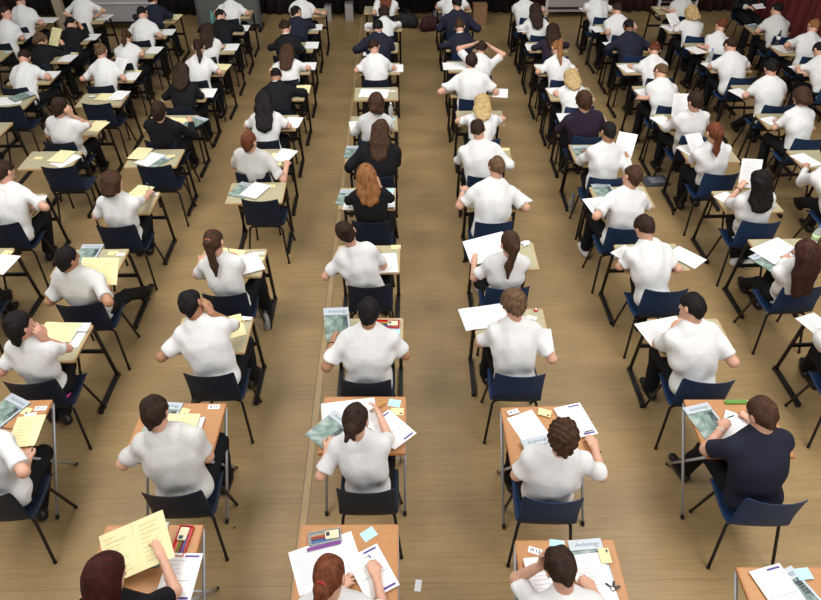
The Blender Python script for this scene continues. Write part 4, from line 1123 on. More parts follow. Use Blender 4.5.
# hair style, hair colour, top, extras
def S_(hair, hcol, top, **kw): return dict(hair=hair, hcol=hcol, top=top, **kw)
PEOPLE = {
 'L1a': S_('lowbun', 'auburn', 'white', tie='red', yaw=12, pitch=40), 'L1b': S_('lowbun', 'dark-brown', 'white', yaw=6, pitch=42), 'L1c': S_('short', 'black', 'white', skin=2, yaw=0, pitch=22, b=1.08),
 'L1d': S_('bun', 'dark-brown', 'white', yaw=-14, tilt=-.22, twist=8), 'L1e': S_('long', 'ginger', 'black', len=.09, collar=False), 'L1f': S_('long', 'brown', 'black', len=.16, b=1.12, collar=False),
 'L1g': S_('bob', 'brown', 'white', long_sleeve=True, pitch=35), 'L1i': S_('short', 'dark-brown', 'white', pitch=38), 'L1j': S_('short', 'black', 'navy', pitch=22, b=1.12), 'L1k': S_('bob', 'dark-brown', 'white', long_sleeve=True), 'L1l': S_('long', 'auburn', 'white', len=.24, pitch=8),
 'L2a': S_('bob', 'dark-red', 'blacktee', yaw=22, pitch=20, hs=1.1), 'L2b': S_('short', 'dark-brown', 'grey', yaw=4, pitch=26, b=1.07), 'L2c': S_('short', 'black', 'white', yaw=22, pitch=22, b=1.05, skin=2), 'L2d': S_('pony', 'brown', 'white', tie='orange', yaw=4, len=.17), 'L2f': S_('buzz', 'auburn', 'grey', yaw=16, pitch=18, twist=-10),
 'L2g': S_('wavy', 'black', 'white', len=.24, yaw=4), 'L2h': S_('buzz', 'black', 'black', skin=2, b=1.1), 'L2i': S_('long', 'brown', 'white', len=.22, yaw=4), 'L2j': S_('bun', 'dark-brown', 'black', skin=1), 'L2k': S_('short', 'black', 'navy', yaw=38, pitch=10, collar=False), 'L2l': S_('short', 'dark-brown', 'white', pitch=20),
 'L3b': S_('short', 'brown', 'white', twist=-8), 'L3c': S_('mullet', 'black', 'white', yaw=26, pitch=14, skin=1), 'L3d': S_('buzz', 'black', 'grey', yaw=24, pitch=12, skin=2, twist=-10), 'L3e': S_('bob', 'brown', 'white', yaw=26, pitch=28, long_sleeve=False), 'L3g': S_('short', 'dark-brown', 'black', yaw=8, pitch=14, collar=False),
 'L3h': S_('long', 'dark-brown', 'black', len=.12), 'L3i': S_('pony', 'dark-brown', 'white', len=.2, psx=.05), 'L3j': S_('long', 'dark-brown', 'white', len=.22), 'L3k': S_('short', 'black', 'black', collar=False, yaw=24), 'L3l': S_('short', 'dark-brown', 'white', yaw=5),
 'L4d': S_('short', 'brown', 'white'), 'L4e': S_('short', 'dark-brown', 'white', yaw=24, pitch=20), 'L4g': S_('short', 'dark-brown', 'white', yaw=22, pitch=14, twist=-6), 'L4i': S_('bun', 'light-brown', 'white', pitch=18, skin=1), 'L4j': S_('pony', 'brown', 'white', len=.16), 'L4k': S_('short', 'black', 'white', pitch=38), 'L4l': S_('short', 'dark-brown', 'navy', pitch=10),
 'L5g': S_('short', 'brown', 'white'), 'L5i': S_('short', 'dark-brown', 'white', pitch=40), 'L5j': S_('bob', 'light-brown', 'black', collar=False, yaw=20), 'L5k': S_('short', 'black', 'black', collar=False, yaw=20), 'L5l': S_('short', 'light-brown', 'white', b=.86), 'L6k': S_('short', 'dark-brown', 'white', yaw=78, pitch=0, twist=-20, skin=1), 'L6l': S_('short', 'dark-brown', 'white', pitch=30),
 'R1a': S_('short', 'dark-brown', 'white', pitch=36, yaw=-4), 'R1b': S_('curly', 'brown', 'white', yaw=6, pitch=30), 'R1c': S_('curly', 'light-brown', 'white', yaw=-16, pitch=30), 'R1d': S_('pony', 'brown', 'white', yaw=-18, pitch=24, long_sleeve=False, len=.2, shoe='w'), 'R1e': S_('short', 'light-brown', 'white', yaw=-6, b=1.08),
 'R1f': S_('short', 'dark-brown', 'white', b=1.1, pitch=36, long_sleeve=True), 'R1g': S_('long', 'blond', 'white', len=.14, yaw=6), 'R1h': S_('short', 'dark-brown', 'white', b=1.12, pitch=12, yaw=-4), 'R1i': S_('short', 'dark-brown', 'white', yaw=6, pitch=15), 'R1j': S_('bun', 'brown', 'navy', ph=.03), 'R1k': S_('short', 'black', 'navy', b=1.1, collar=False), 'R1l': S_('short', 'dark-brown', 'white', b=1.1),
 'R2b': S_('short', 'brown', 'navy', short_sleeve=True, yaw=-14, pitch=24, b=1.10), 'R2c': S_('short', 'black', 'white', yaw=-24, pitch=24, b=1.06, twist=10), 'R2d': S_('short', 'dark-brown', 'white', yaw=-14, pitch=30, twist=6), 'R2e': S_('short', 'brown', 'white', yaw=-22, pitch=20, twist=6, shoe='w'), 'R2f': S_('buzz', 'black', 'white', yaw=-8, long_sleeve=True, skin=2),
 'R2g': S_('curly', 'brown', 'purple', collar=False, b=1.08, yaw=-10), 'R2h': S_('long', 'blond', 'white', len=.12), 'R2i': S_('pony', 'ginger', 'white', len=.28, ph=.03, yaw=-14), 'R2j': S_('long', 'dark-brown', 'purple', len=.24, collar=False), 'R2k': S_('long', 'dark-brown', 'white', len=.24, long_sleeve=True), 'R2l': S_('short', 'dark-brown', 'white'),
 'R3c': S_('short', 'dark-brown', 'white'), 'R3d': S_('long', 'mahogany', 'white', len=.26, long_sleeve=True, yaw=-12, skin=1), 'R3e': S_('wavy', 'black', 'white', len=.08, yaw=-8, shoe='w', pitch=16), 'R3f': S_('pony', 'auburn', 'white', ph=-.01, len=.10, yaw=-14), 'R3g': S_('short', 'dark-brown', 'white', yaw=-18, pitch=32, long_sleeve=True),
 'R3h': S_('short', 'light-brown', 'white', yaw=-22, pitch=28, twist=10), 'R3i': S_('bun', 'auburn', 'white', ph=-.02, long_sleeve=True), 'R3j': S_('buzz', 'black', 'navy', skin=3, b=1.1, collar=False), 'R3k': S_('short', 'dark-brown', 'white', pitch=30, yaw=-12), 'R3l': S_('short', 'dark-brown', 'white'),
 'R4f': S_('short', 'brown', 'white', long_sleeve=True), 'R4g': S_('bob', 'brown', 'white', yaw=-16), 'R4h': S_('short', 'black', 'white', yaw=-4, skin=1), 'R4i': S_('short', 'dark-brown', 'white', yaw=-20, pitch=30, b=1.06), 'R4j': S_('bun', 'auburn', 'white', tie=None, yaw=-10), 'R4k': S_('bushy', 'blond', 'white', len=.03, long_sleeve=True), 'R4l': S_('short', 'brown', 'grey'),
 'R5i': S_('short', 'black', 'white', yaw=-12), 'R5j': S_('short', 'ginger', 'white', yaw=-8), 'R5k': S_('short', 'black', 'grey', yaw=-14, pitch=24),
}
STYLEWORD = {'short': 'short {} hair', 'curly': 'curly {} hair', 'buzz': 'cropped {} hair', 'long': 'long {} hair', 'bob': '{} bob', 'pony': '{} ponytail', 'bun': '{} bun', 'lowbun': 'low {} bun', 'wavy': 'loose {} hair', 'bushy': 'bushy {} hair', 'mullet': 'shaggy {} hair'}
TOPWORD = {'white': 'white-shirted', 'grey': 'greyish-shirted', 'navy': 'navy-jumpered', 'black': 'black-jumpered', 'purple': 'purple-sweatshirted', 'blacktee': 'black-shirted'}
import os
SEATED = {}
for i, k in enumerate(sorted(PEOPLE)):
    x, y, pp = SEATS[k]
    dist = y
    h = .0068 if dist < 3.6 else .008 if dist < 5.6 else .0095 if dist < 8.5 else .0115
    spec = PEOPLE[k]
    per = Person(k, None, pp[:2], pp[2:], (x, y), spec, HANDS.get(k, {}), FEET.get(k, {}), 100 + i, h)
    o = per.build()
    SEATED[k] = per
    tag(o, f"{TOPWORD[spec['top']]} student, {STYLEWORD[spec['hair']].format(spec['hcol'])}, {where(k)}", 'person', 'students sitting the exam')
# ------------------------------------------------------------------ papers, cards and pens
def text_mesh(txt, size, bold=0.0):
    cu = bpy.data.curves.new('lettering', 'FONT')
    cu.body = txt; cu.size = size; cu.align_x = 'CENTER'; cu.align_y = 'CENTER'; cu.extrude = .0003; cu.offset = bold
    o = bpy.data.objects.new('lettering', cu)
    COL.objects.link(o)
    dg = bpy.context.evaluated_depsgraph_get()
    me = bpy.data.meshes.new_from_object(o.evaluated_get(dg))
    bpy.data.objects.remove(o); bpy.data.curves.remove(cu)
    me.name = 'lettering'
    me.materials.clear()
    return me
TXT = {}
def lettering(name, txt, size, m, parent, loc, rz=0, bold=0.0):
    kk = (txt, size, m.name)
    if kk not in TXT:
        TXT[kk] = text_mesh(txt, size, bold); TXT[kk].materials.append(m)
    o = link(name, TXT[kk], parent); o.location = loc; o.rotation_euler = (0, 0, rz)
    return o
def page(mb, x0, x1, y0, y1, z=0, th=.0016, lift=0.0, ph=0.0, n=9, edge=0):
    """Sheet with a slight belly; edge = +1/-1 lifts more towards that x side's fold."""
    vs = []; fs = []; m = 5
    for l in (0, 1):
        for i in range(n):
            for j in range(m):
                u = i / (n - 1); w = j / (m - 1)
                zz = z + lift * (math.sin(math.pi * u) * .55 + .25 * math.sin(2 * math.pi * u + ph)) * (.7 + .3 * math.cos(3 * w + ph)) + lift * .25
                if edge: zz += .010 * (1 - abs(u - (1 if edge > 0 else 0))) ** 3 if False else 0
                vs.append((x0 + (x1 - x0) * u, y0 + (y1 - y0) * w, zz + l * th))
    M = n * m
    for i in range(n - 1):
        for j in range(m - 1):
            o = i * m + j
            fs.append((o, o + 1, o + m + 1, o + m)); fs.append((M + o, M + o + m, M + o + m + 1, M + o + 1))
    for i in range(n - 1):
        for j in (0, m - 1):
            o = i * m + j; fs.append((o, o + m, M + o + m, M + o))
    for j in range(m - 1):
        for i in (0, n - 1):
            o = i * m + j; fs.append((o, o + 1, M + o + 1, M + o))
    mb.add(vs, fs)
def lines(parent, x0, x1, y0, y1, n, m, z, th=.003, rng=None, name='print'):
    mb = MB()
    for i in range(n):
        y = y1 - (y1 - y0) * i / max(1, n - 1)
        L = (x1 - x0) * (rng.uniform(.45, 1.0) if rng else 1)
        mb.box((x0 + L / 2, y, z), (L, th, .0004))
    return mb.build(name, m, parent)
rngp = random.Random(77)
PZ = {}
def sheet(w, h, m=PAPER, lift=.003, name='exam_paper'):
    mb = MB(); page(mb, -w / 2, w / 2, -h / 2, h / 2, lift=lift, ph=rngp.uniform(0, 6))
    return mb.build(name, m, smooth=False)
KINDS = {
 'sheet': 'white exam sheet', 'sheetb': 'second white exam sheet', 'sheetA3': 'large white question paper', 'ans': 'answer sheet with purple bands', 'anth': 'grey-green anthology booklet',
 'yel': 'yellow answer paper', 'yelopen': 'open yellow answer booklet', 'open': 'open white answer booklet', 'ycard': 'cream-yellow desk card', 'wcard': 'white printed seat card', 'wcardb': 'second white seat card',
 'cyan': 'pale blue desk card', 'tin': 'clear pencil case', 'purplepen': 'purple ruler', 'pencils': 'two tan pencils', 'redtin': 'red pencil case', 'redcase': 'open red pencil case',
 'keys': 'black bunch of keys', 'eraser': 'small red eraser', 'scrap': 'crumpled white tissue', 'pencil': 'green pencil case'}
CATS = {'sheet': 'paper', 'sheetb': 'paper', 'sheetA3': 'paper', 'ans': 'paper', 'anth': 'booklet', 'yel': 'paper', 'yelopen': 'booklet', 'open': 'booklet', 'ycard': 'card', 'wcard': 'card', 'wcardb': 'card', 'cyan': 'card',
        'tin': 'pencil case', 'purplepen': 'ruler', 'pencils': 'pencil', 'redtin': 'pencil case', 'redcase': 'pencil case', 'keys': 'keys', 'eraser': 'eraser', 'scrap': 'tissue', 'pencil': 'pencil case'}
GROUPS = {'paper': 'exam papers on the desks', 'booklet': 'booklets on the desks', 'card': 'cards on the desks', 'pencil case': 'pencil cases on the desks'}
def make_paper(t, near):
    rg = rngp
    if t in ('sheet', 'sheetb', 'sheetA3'):
        w, h = (.21, .297) if t != 'sheetA3' else (.40, .285)
        o = sheet(w, h)
        if near:
            if t == 'sheetA3':
                lines(o, -w / 2 + .03, -.02, -h / 2 + .05, h / 2 - .04, 11, GREYINK, .0072, .0022, rg)
            else: lines(o, -w / 2 + .03, w / 2 - .03, -h / 2 + .05, h / 2 - .04, 9, GREYINK, .0072, .0022, rg)
        return o
    if t == 'ans':
        o = sheet(.21, .297, lift=.001)
        mb = MB(); mb.box((.045, .128, .0034), (.085, .012, .0006)); mb.build('printed_band', PURPLE, o)
        mb = MB(); mb.box((.045, -.128, .0034), (.085, .013, .0006)); mb.build('printed_band', PURPLE, o)
        lines(o, -.085, .03, .02, .10, 4, GREYINK, .0034, .0025, rg)
        mb = MB(); mb.box((.0, -.025, .0034), (.17, .002, .0005)); mb.build('printed_line', INK, o)
        mb = MB()
        for y in np.linspace(-.01, .095, 8): mb.box((.075, y, .0034), (.022, .0014, .0005))
        mb.build('printed_box', GREYINK, o)
        return o
    if t == 'anth':
        mb = MB(); page(mb, -.105, .105, -.148, .148, lift=.003, th=.004)
        o = mb.build('booklet', COVER)
        mb = MB(); mb.box((0, .112, .0104), (.208, .068, .0006)); band = mb.build('cover_band', COVER_TOP, o)
        if near:
            lettering('cover_lettering', 'Anthology', .036, mat('slate_print', (.13, .19, .25), .5), o, (.01, .112, .0110))
            mb = MB(); rr = random.Random(5)
            for i in range(5):
                for j in range(3): mb.box((.052 + j * .014, .055 - i * .017, .0104), (rr.uniform(.007, .012), rr.uniform(.007, .014), .0006), Matrix.Rotation(.2, 3, 'Z'))
            mb.build('cover_picture', INK, o)
            mb = MB(); mb.box((.094, -.03, .0104), (.016, .20, .0006)); mb.build('cover_stripe', COVER_TOP, o)
        return o
    if t == 'yel':
        o = sheet(.20, .28, YELLOW, .004, 'answer_paper')
        if near: lines(o, -.07, .06, -.10, .10, 8, mat('olive_ink', (.50, .43, .20), .8), .0085, .0018, rg)
        return o
    if t in ('yelopen', 'open'):
        m = YELLOW if t == 'yelopen' else PAPER
        pw, ph_ = (.155, .115) if t == 'yelopen' else (.20, .14)
        mb = MB(); page(mb, -pw, -.001, -ph_, ph_, lift=.008, th=.004); page(mb, .001, pw, -ph_, ph_, lift=.008, th=.004, ph=2.2)
        mb.box((0, 0, .0025), (.006, ph_ * 2, .004))
        o = mb.build('answer_booklet', m)
        if near:
            im = mat('olive_ink', (.50, .43, .20), .8) if t == 'yelopen' else GREYINK
            lines(o, -pw + .02, -.03, -ph_ + .03, ph_ - .03, 9, im, .0125, .0016, rg); lines(o, .03, pw - .03, -ph_ + .03, ph_ - .03, 9, im, .0125, .0016, rg)
        return o
    if t in ('ycard', 'wcard', 'wcardb', 'cyan'):
        m, w, h = {'ycard': (YCARD, .095, .065), 'wcard': (PAPER, .085, .042), 'wcardb': (PAPER, .085, .055), 'cyan': (CYAN, .092, .070)}[t]
        mb = MB(); page(mb, -w / 2, w / 2, -h / 2, h / 2, lift=.0008, th=.0016)
        o = mb.build('desk_card' if t != 'wcard' else 'seat_card', m)
        if t == 'wcard' and near: pass
        if t == 'ycard' and near:
            mb = MB(); mb.box((.028, -.018, .0026), (.020, .012, .0006)); mb.build('stamp', INK, o)
        return o
    if t in ('tin', 'redcase', 'redtin', 'pencil'):
        w, d, hh = .20, .085, .022
        m = {'tin': CLEAR, 'redcase': RED, 'redtin': RED, 'pencil': GREENP}[t]
        mb = MB()
        if t == 'pencil':
            w, d = .17, .03
            mb.box((0, 0, .010), (w, d, .018), bev=.012)
            o = mb.build('pencil_case', m)
            mb = MB(); mb.box((0, 0, .0200), (w * .9, .003, .0018)); mb.build('zip', INK, o)
            return o
        mb.box((0, 0, .003), (w, d, .004), bev=.01)
        for (cx, cy, sx, sy) in ((0, d / 2, w, .003), (0, -d / 2, w, .003), (w / 2, 0, .003, d), (-w / 2, 0, .003, d)): mb.box((cx, cy, .012), (sx, sy, .02))
        o = mb.build('pencil_case', m)
        inner = [(-.02, .02, TAN), (-.01, .008, RED if t == 'tin' else GREENP), (.0, -.006, INK), (.01, -.020, BLUEP)]
        for i, (x, y, mm) in enumerate(inner):
            mb = MB(); mb.tube([(-.085, y - .004, .010), (.03 + x, y, .010)], .004, 6); mb.build('pen', mm, o)
        mb = MB(); mb.box((.045, .006, .014), (.085, .055, .014), bev=.006); mb.build('calculator', mat('cream_plastic', (.72, .66, .45), .5), o)
        mb = MB(); mb.box((.020, .012, .0214), (.022, .026, .0012)); mb.build('calculator_screen', INK, o)
        return o
    if t == 'purplepen':
        mb = MB(); mb.box((0, 0, .003), (.21, .020, .004)); return mb.build('ruler', mat('purple_plastic', (.20, .05, .26), .35))
    if t == 'pencils':
        o = empty('pencil_pair', (0, 0, 0))
        for s in (0, 1):
            mb = MB(); mb.tube([(-.075, s * .012, .005), (.06, s * .010, .005)], .0042, 7); b = mb.build('pencil_body', TAN, o)
            mb = MB(); mb.tube([(-.075, s * .012, .005), (-.09, s * .012, .005)], [.0042, .0008], 7); mb.build('pencil_tip', INK, b)
        return o
    if t == 'keys':
        o = empty('key_bunch', (0, 0, 0))
        mb = MB(); mb.tube([(.014 * math.cos(a), .014 * math.sin(a), .004) for a in np.linspace(0, 6.283, 16)], .003, 6); mb.build('ring', BLACKM, o)
        for a in (.3, 1.2, 2.4):
            mb = MB(); R = Matrix.Rotation(a, 3, 'Z'); c = R @ Vector((.032, 0, .004)); mb.box(tuple(c), (.034, .013, .005), R, bev=.004); mb.build('key', BLACKM, o)
        return o
    if t == 'eraser':
        mb = MB(); mb.box((0, 0, .011), (.034, .024, .022), bev=.008); o = mb.build('eraser', RED)
        mb = MB(); mb.box((0, 0, .0226), (.012, .022, .001)); mb.build('eraser_band', PAPER, o); return o
    if t == 'scrap':
        F = Field(); rr = random.Random(3)
        for i in range(9): F.cone((rr.uniform(-.04, .04), rr.uniform(-.03, .03), .012), (rr.uniform(-.04, .04), rr.uniform(-.03, .03), rr.uniform(.012, .035)), .011, .006, .006)
        return field_mesh('tissue', F, .004, [PAPER], cuts=[(V3(0, 0, .001), V3(0, 0, -1))])
HELD = {('L2a', 'yelopen'): 0}
NEARD = lambda k: SEATS[k][1] < 6.6
level = {}
PROTO = {}
for (d, t, dx, dy, rot) in PAPERS:
    x, y, _ = SEATS[d]
    near = NEARD(d)
    if not near and t in PROTO and t not in ('tin',):
        o = copy_tree(PROTO[t])
    else:
        o = make_paper(t, near)
        if not near: PROTO[t] = o
    if t in ('ycard', 'wcard', 'wcardb', 'cyan', 'tin', 'purplepen', 'pencils', 'redtin', 'redcase', 'keys', 'eraser', 'scrap', 'pencil'):
        z = TOPZ + .0016
        # small things keep clear of the desk edge
        dx = max(-.28, min(.28, dx)); dy = min(-.035, dy)
        big = [q for q in level.get(d, []) if abs(q[0] - dx) < q[2] / 2 + .02 and abs(q[1] - dy) < q[3] / 2 + .02]
        if big: z += .0115 * len(big)
    else:
        n = len(level.setdefault(d, []))
        z = TOPZ + .0016 + .012 * n
        wide = .42 if t in ('sheetA3', 'yelopen', 'open') else .23
        level[d].append((dx, dy, wide, .28))
    o.location = (x + dx, y + dy, z); o.rotation_euler = (0, 0, math.radians(rot))
    tag(o, f"{KINDS[t]} {where(d)}", CATS[t], GROUPS.get(CATS[t]))
    if t == 'wcard' and near:
        txt = {'R1a': 'H 12', 'R1b': 'H 11', 'L1b': 'F 11', 'L2b': 'E 11', 'L3b': 'D 11'}.get(d)
        if txt: lettering('seat_number', txt, .030, INK, o, (0, 0, .0024), bold=.0008)
        else: lines(o, -.03, .03, -.008, .008, 2, INK, .0024, .003)

def held(d, t, loc, rx, ry, rz, label, cat='paper', grp='exam papers held up by students', sc=1.0):
    o = make_paper(t, True); o.location = loc; o.scale = (sc, sc, sc)
    o.rotation_mode = 'XYZ'; o.rotation_euler = (math.radians(rx), math.radians(ry), math.radians(rz))
    tag(o, f"{label} {where(d)}", cat, grp)
def at_hand(k, nm, dz=.0, dx=0, dy=.08):
    p = SEATED[k]; q = p.origin + p.wr[nm] + p.hu[nm] * .09
    return (float(q[0] + dx), float(q[1] + dy), float(q[2] + dz))
def mid_hands(k, dz, dy, dx=0):
    a = at_hand(k, 'L', 0, 0, 0); b = at_hand(k, 'R', 0, 0, 0)
    return ((a[0] + b[0]) / 2 + dx, (a[1] + b[1]) / 2 + dy, (a[2] + b[2]) / 2 + dz)
held('L2a', 'yelopen', mid_hands('L2a', .02, .02, .01), 24, -10, 20, 'open yellow booklet held up', 'booklet', sc=1.25)
held('L3d', 'yelopen', mid_hands('L3d', .06, .10, .02), 38, 0, -2, 'open yellow booklet held up', 'booklet', sc=1.08)
held('L1c', 'anth', at_hand('L1c', 'L', .03, .02, .07), 25, 8, 12, 'grey-green booklet held up', 'booklet')
held('R1d', 'sheetA3', at_hand('R1d', 'L', .035, .13, .05), 18, -8, 12, 'white question paper held up')
held('R2f', 'sheet', at_hand('R2f', 'R', .06, -.02, .04), 40, 0, -25, 'white exam sheet held up')
held('R3e', 'sheet', at_hand('R3e', 'L', .06, .07, .06), 62, 0, -8, 'white exam sheet held up')
held('R3g', 'sheet', at_hand('R3g', 'L', .14, .10, .10), 60, 0, -5, 'white exam sheet held up')
held('L5j', 'yel', at_hand('L5j', 'R', .03, -.08, .04), 50, 0, -25, 'yellow answer paper held up')
held('L4i', 'sheet', at_hand('L4i', 'R', .05, .0, .06), 35, 0, -20, 'white exam sheet held up')
held('R4k', 'sheet', at_hand('R4k', 'L', .05, -.03, .08), 35, 0, 20, 'white exam sheet held up')
held('R3f', 'sheet', at_hand('R3f', 'L', .05, .0, .06), 35, 0, 15, 'white exam sheet held up')

# pens gripped by the writers whose hands can be seen
def pen_at(k, nm, m=INK):
    p = SEATED[k]
    w = p.origin + p.wr[nm]; tip = w + p.hu[nm] * .135 + np.array([0, .02, 0]); tip[2] = max(TOPZ + .012, p.wr[nm][2] - .035)
    up = unit(np.array([0.12 if nm == 'R' else -.12, -.55, .85]))
    o = empty('pen', tuple(tip))
    mb = MB(); mb.tube([tuple(up * .012), tuple(up * .125)], .0042, 8); b = mb.build('barrel', m, o, smooth=True)
    mb = MB(); mb.tube([(0, 0, 0), tuple(up * .012)], [.0008, .0040], 8); mb.build('nib', SILVER, o)
    mb = MB(); mb.tube([tuple(up * .125), tuple(up * .145)], .0048, 8); mb.build('end_cap', BLUEP if m is INK else m, o)
    tag(o, f"dark pen in hand {where(k)}", 'pen', 'pens in use')
for k, nm in (('L1a', 'R'), ('L2d', 'R'), ('R2b', 'L'), ('R1c', 'R'), ('R3d', 'L'), ('L3e', 'R'), ('L3b', 'L'), ('R1b', 'R')):
    pen_at(k, nm)
# pen and bracelet details
def bracelet(k, nm, m, label):
    p = SEATED[k]; w = p.origin + p.wr[nm]; f = unit(p.wr[nm] - p.el[nm]); c = w - f * .03
    u1 = unit(np.cross(f, [0, 0, 1.0])); u2 = np.cross(f, u1)
    mb = MB(); mb.tube([tuple(c - p.origin + (u1 * math.cos(t) + u2 * math.sin(t)) * .031) for t in np.linspace(0, 2 * math.pi, 18)], .0042, 6)
    mb.build('bracelet', m, p.body, smooth=True)
bracelet('L1c', 'L', BRACE, ''); bracelet('R2b', 'L', PAPER, ''); bracelet('R1e', 'L', SILVER, ''); bracelet('R3e', 'L', BRACE, '')

# ------------------------------------------------------------------ bottles and things on the floor
def bottle(loc, h, r, capm, label, body=CLEAR, lab=None):
    o = empty('drink_bottle', loc)
    mb = MB(); mb.lathe([(r * .9, 0), (r, .01), (r, h * .25), (r * .93, h * .3), (r, h * .35), (r, h * .62), (r * .75, h * .76), (r * .36, h * .88), (r * .36, h * .93)], n=18)
    mb.build('bottle_body', body, o, smooth=True)
    mb = MB(); mb.lathe([(r * .42, h * .925), (r * .42, h), (r * .3, h * 1.01)], n=14); mb.build('bottle_cap', capm, o, smooth=True)
    if lab:
        mb = MB(); mb.lathe([(r * 1.01, h * .37), (r * 1.012, h * .6)], n=18); mb.build('bottle_label', lab, o, smooth=True)
    tag(o, label, 'bottle')
bottle((-1.350, 4.86, 0), .24, .033, INK, 'clear bottle with dark cap on the floor beside the third desk, second column left', )
bottle((-.12, 8.06, TOPZ + .003), .21, .030, PAPER, 'clear water bottle on the desk of the brown-bobbed student left of central aisle')
bottle((2.10, 6.93, 0), .24, .034, BLUEP, 'grey bottle with blue top on the floor right of the central aisle', mat('grey_bottle_plastic', (.42, .43, .43), .25, trans=.4))
bottle((3.98, 5.16, TOPZ + .003), .24, .036, BLUEP, 'bottle with blue cap and green label on the long mahogany-haired student\'s desk', CLEAR, mat('lime_label', (.55, .74, .40), .5))
bottle((4.68, 9.86, TOPZ + .003), .21, .031, BLUEP, 'clear bottle on the desk, fourth column right of central aisle', CLEAR)
bottle((-3.16, 11.68, TOPZ + .003), .25, .036, TEALP, 'teal bottle on the desk, third column left of central aisle', TEALP)
bottle((6.03, 10.62 - .02, TOPZ + .003), .22, .031, INK, 'dark bottle on the desk beside the ginger-haired student by the red curtain', mat('smoky_bottle_plastic', (.06, .06, .07), .2, trans=.3), PAPER)

fl = empty('ring_binder', (3.36, 7.62, 0), math.radians(8))
mb = MB(); mb.box((0, 0, .012), (.34, .24, .022), bev=.01); mb.build('cover', mat('dark_grey_card', (.08, .085, .10), .45), fl)
mb = MB(); mb.box((.02, .0, .0245), (.20, .15, .003)); mb.build('printed_sheet', mat('grey_print', (.24, .26, .29), .6), fl)
tag(fl, 'dark grey folder lying on the floor between third and second columns right of aisle', 'folder')
o = sheet(.045, .085, PAPER2, .001, 'paper_scrap'); o.location = (.083, 2.21, .001); o.rotation_euler = (0, 0, -.15); tag(o, 'small white paper scrap lying on the floor in the central aisle', 'paper')
for (x, y, s) in ((-1.28, 2.68, .010), (2.69, 2.92, .008), (1.62, 3.31, .010)):
    mb = MB(); mb.lathe([(s, 0), (s * .8, s * .4), (s * .2, s * .6)], n=8); o = mb.build('floor_fluff', INK); o.location = (x, y, .0002)
    tag(o, f"tiny dark speck of fluff on bare floor {'near the silver desk leg' if x < 0 else 'under the big navy chair' if x > 2.5 else 'between the orange desks'}", 'litter')
# sweatshirt cuff of pink cloth under the shaggy black-haired girl
F = Field(); F.cone((-2.745, 3.555, .446), (-2.72, 3.64, .452), .022, .018, .01); F.cone((-2.74, 3.56, .44), (-2.735, 3.57, .41), .016, .010, .01)
o = field_mesh('pink_ribbon', F, .006, [PINKM]); tag(o, 'bright pink ribbon hanging at the chair edge of the shaggy black-haired student', 'ribbon')

# ------------------------------------------------------------------ back of the hall
FRAMEW = mat('white_frame_metal', (.62, .62, .63), .45)
def board(name, x0, x1, y, z0, z1, panelm, label, rails, rot=0, FRAMEW=FRAMEW):
    cx = (x0 + x1) / 2; w = x1 - x0
    o = empty(name, (cx, y, 0), rot)
    mb = MB(); mb.box((0, 0, (z0 + z1) / 2), (w - .05, .03, z1 - z0)); mb.build('panel', panelm, o)
    for s in (-1, 1):
        mb = MB(); mb.box((s * (w / 2 - .02), 0, (z1 + .02) / 2), (.05, .055, z1 + .02)); mb.build('post', FRAMEW, o)
        mb = MB(); mb.box((s * (w / 2 - .02), 0, .02), (.06, .46, .04)); mb.build('base_foot', BLACKM, o)
    for z in rails:
        mb = MB(); mb.box((0, -.025, z), (w - .08, .028, .03)); mb.build('rail', FRAMEW if z != min(rails) else BLACKM, o)
    tag(o, label, 'display board')
PANEL1 = mat('pale_grey_board', (.40, .39, .41), .6, .04, 4)
PANEL2 = mat('pinkish_grey_board', (.38, .345, .34), .6, .05, 4)
board('display_board', -6.25, -4.80, 13.72, .16, 1.9, PANEL1, 'wide pale grey display board on feet standing at the back left', (.52, .98, .16), 0)
board('display_board', 3.02, 4.28, 14.22, .14, 1.9, PANEL2, 'pinkish grey noticeboard in white frame at the back right of the aisle', (.22, .62, 1.2), 0)
board('display_board', 5.35, 6.15, 14.25, .30, 1.9, PANEL1, 'narrow pale grey board standing at the back beside the seated adult in black', (.34, 1.1), 0)
board('display_board', -4.0, -2.75, 13.75, .05, 1.9, mat('grey_green_cloth_panel', (.13, .14, .135), .85, .08, 6), 'dull grey cloth-covered screen standing behind the third column of desks', (.08, 1.0), 0, mat('dark_grey_post', (.09, .09, .095), .5))
mb = MB(); mb.box((0, 0, 1.5), (.16, .16, 3.0), bev=.02); o = mb.build('roof_post', mat('cream_paint', (.42, .36, .26), .6, .05, 4)); o.location = (-6.62, 13.62, 0)
tag(o, 'cream painted upright post beside the pale grey board at back left', 'post')
def back_table(loc, w, label, rz=0):
    o = empty('folding_table', loc, rz)
    mb = MB(); mb.box((0, 0, .735), (w, .6, .03), bev=.02); mb.build('tabletop', mat('black_tabletop', (.014, .012, .012), .6), o)
    for sx in (-1, 1):
        for sy in (-1, 1):
            mb = MB(); mb.tube([(sx * (w / 2 - .06), sy * .24, .72), (sx * (w / 2 - .06), sy * .24, 0)], .016, 8); mb.build('leg', BLACKM, o)
    tag(o, label, 'table', 'dark tables along the back of the hall')
back_table((.36, 14.0, 0), 1.2, 'dark table at the back of the hall at the end of the central aisle')
back_table((-1.15, 14.2, 0), 1.5, 'dark table at the back of the hall over white crates, left of central aisle')
back_table((1.95, 14.2, 0), 1.3, 'dark table at the back of the hall behind the brown cardboard box')
back_table((-2.3 - .35, 14.25, 0), .8, 'narrow dark table at the back of the hall beside the grey screen') if False else None
GREYBOX = mat('dull_white_box_card', (.38, .36, .35), .7)
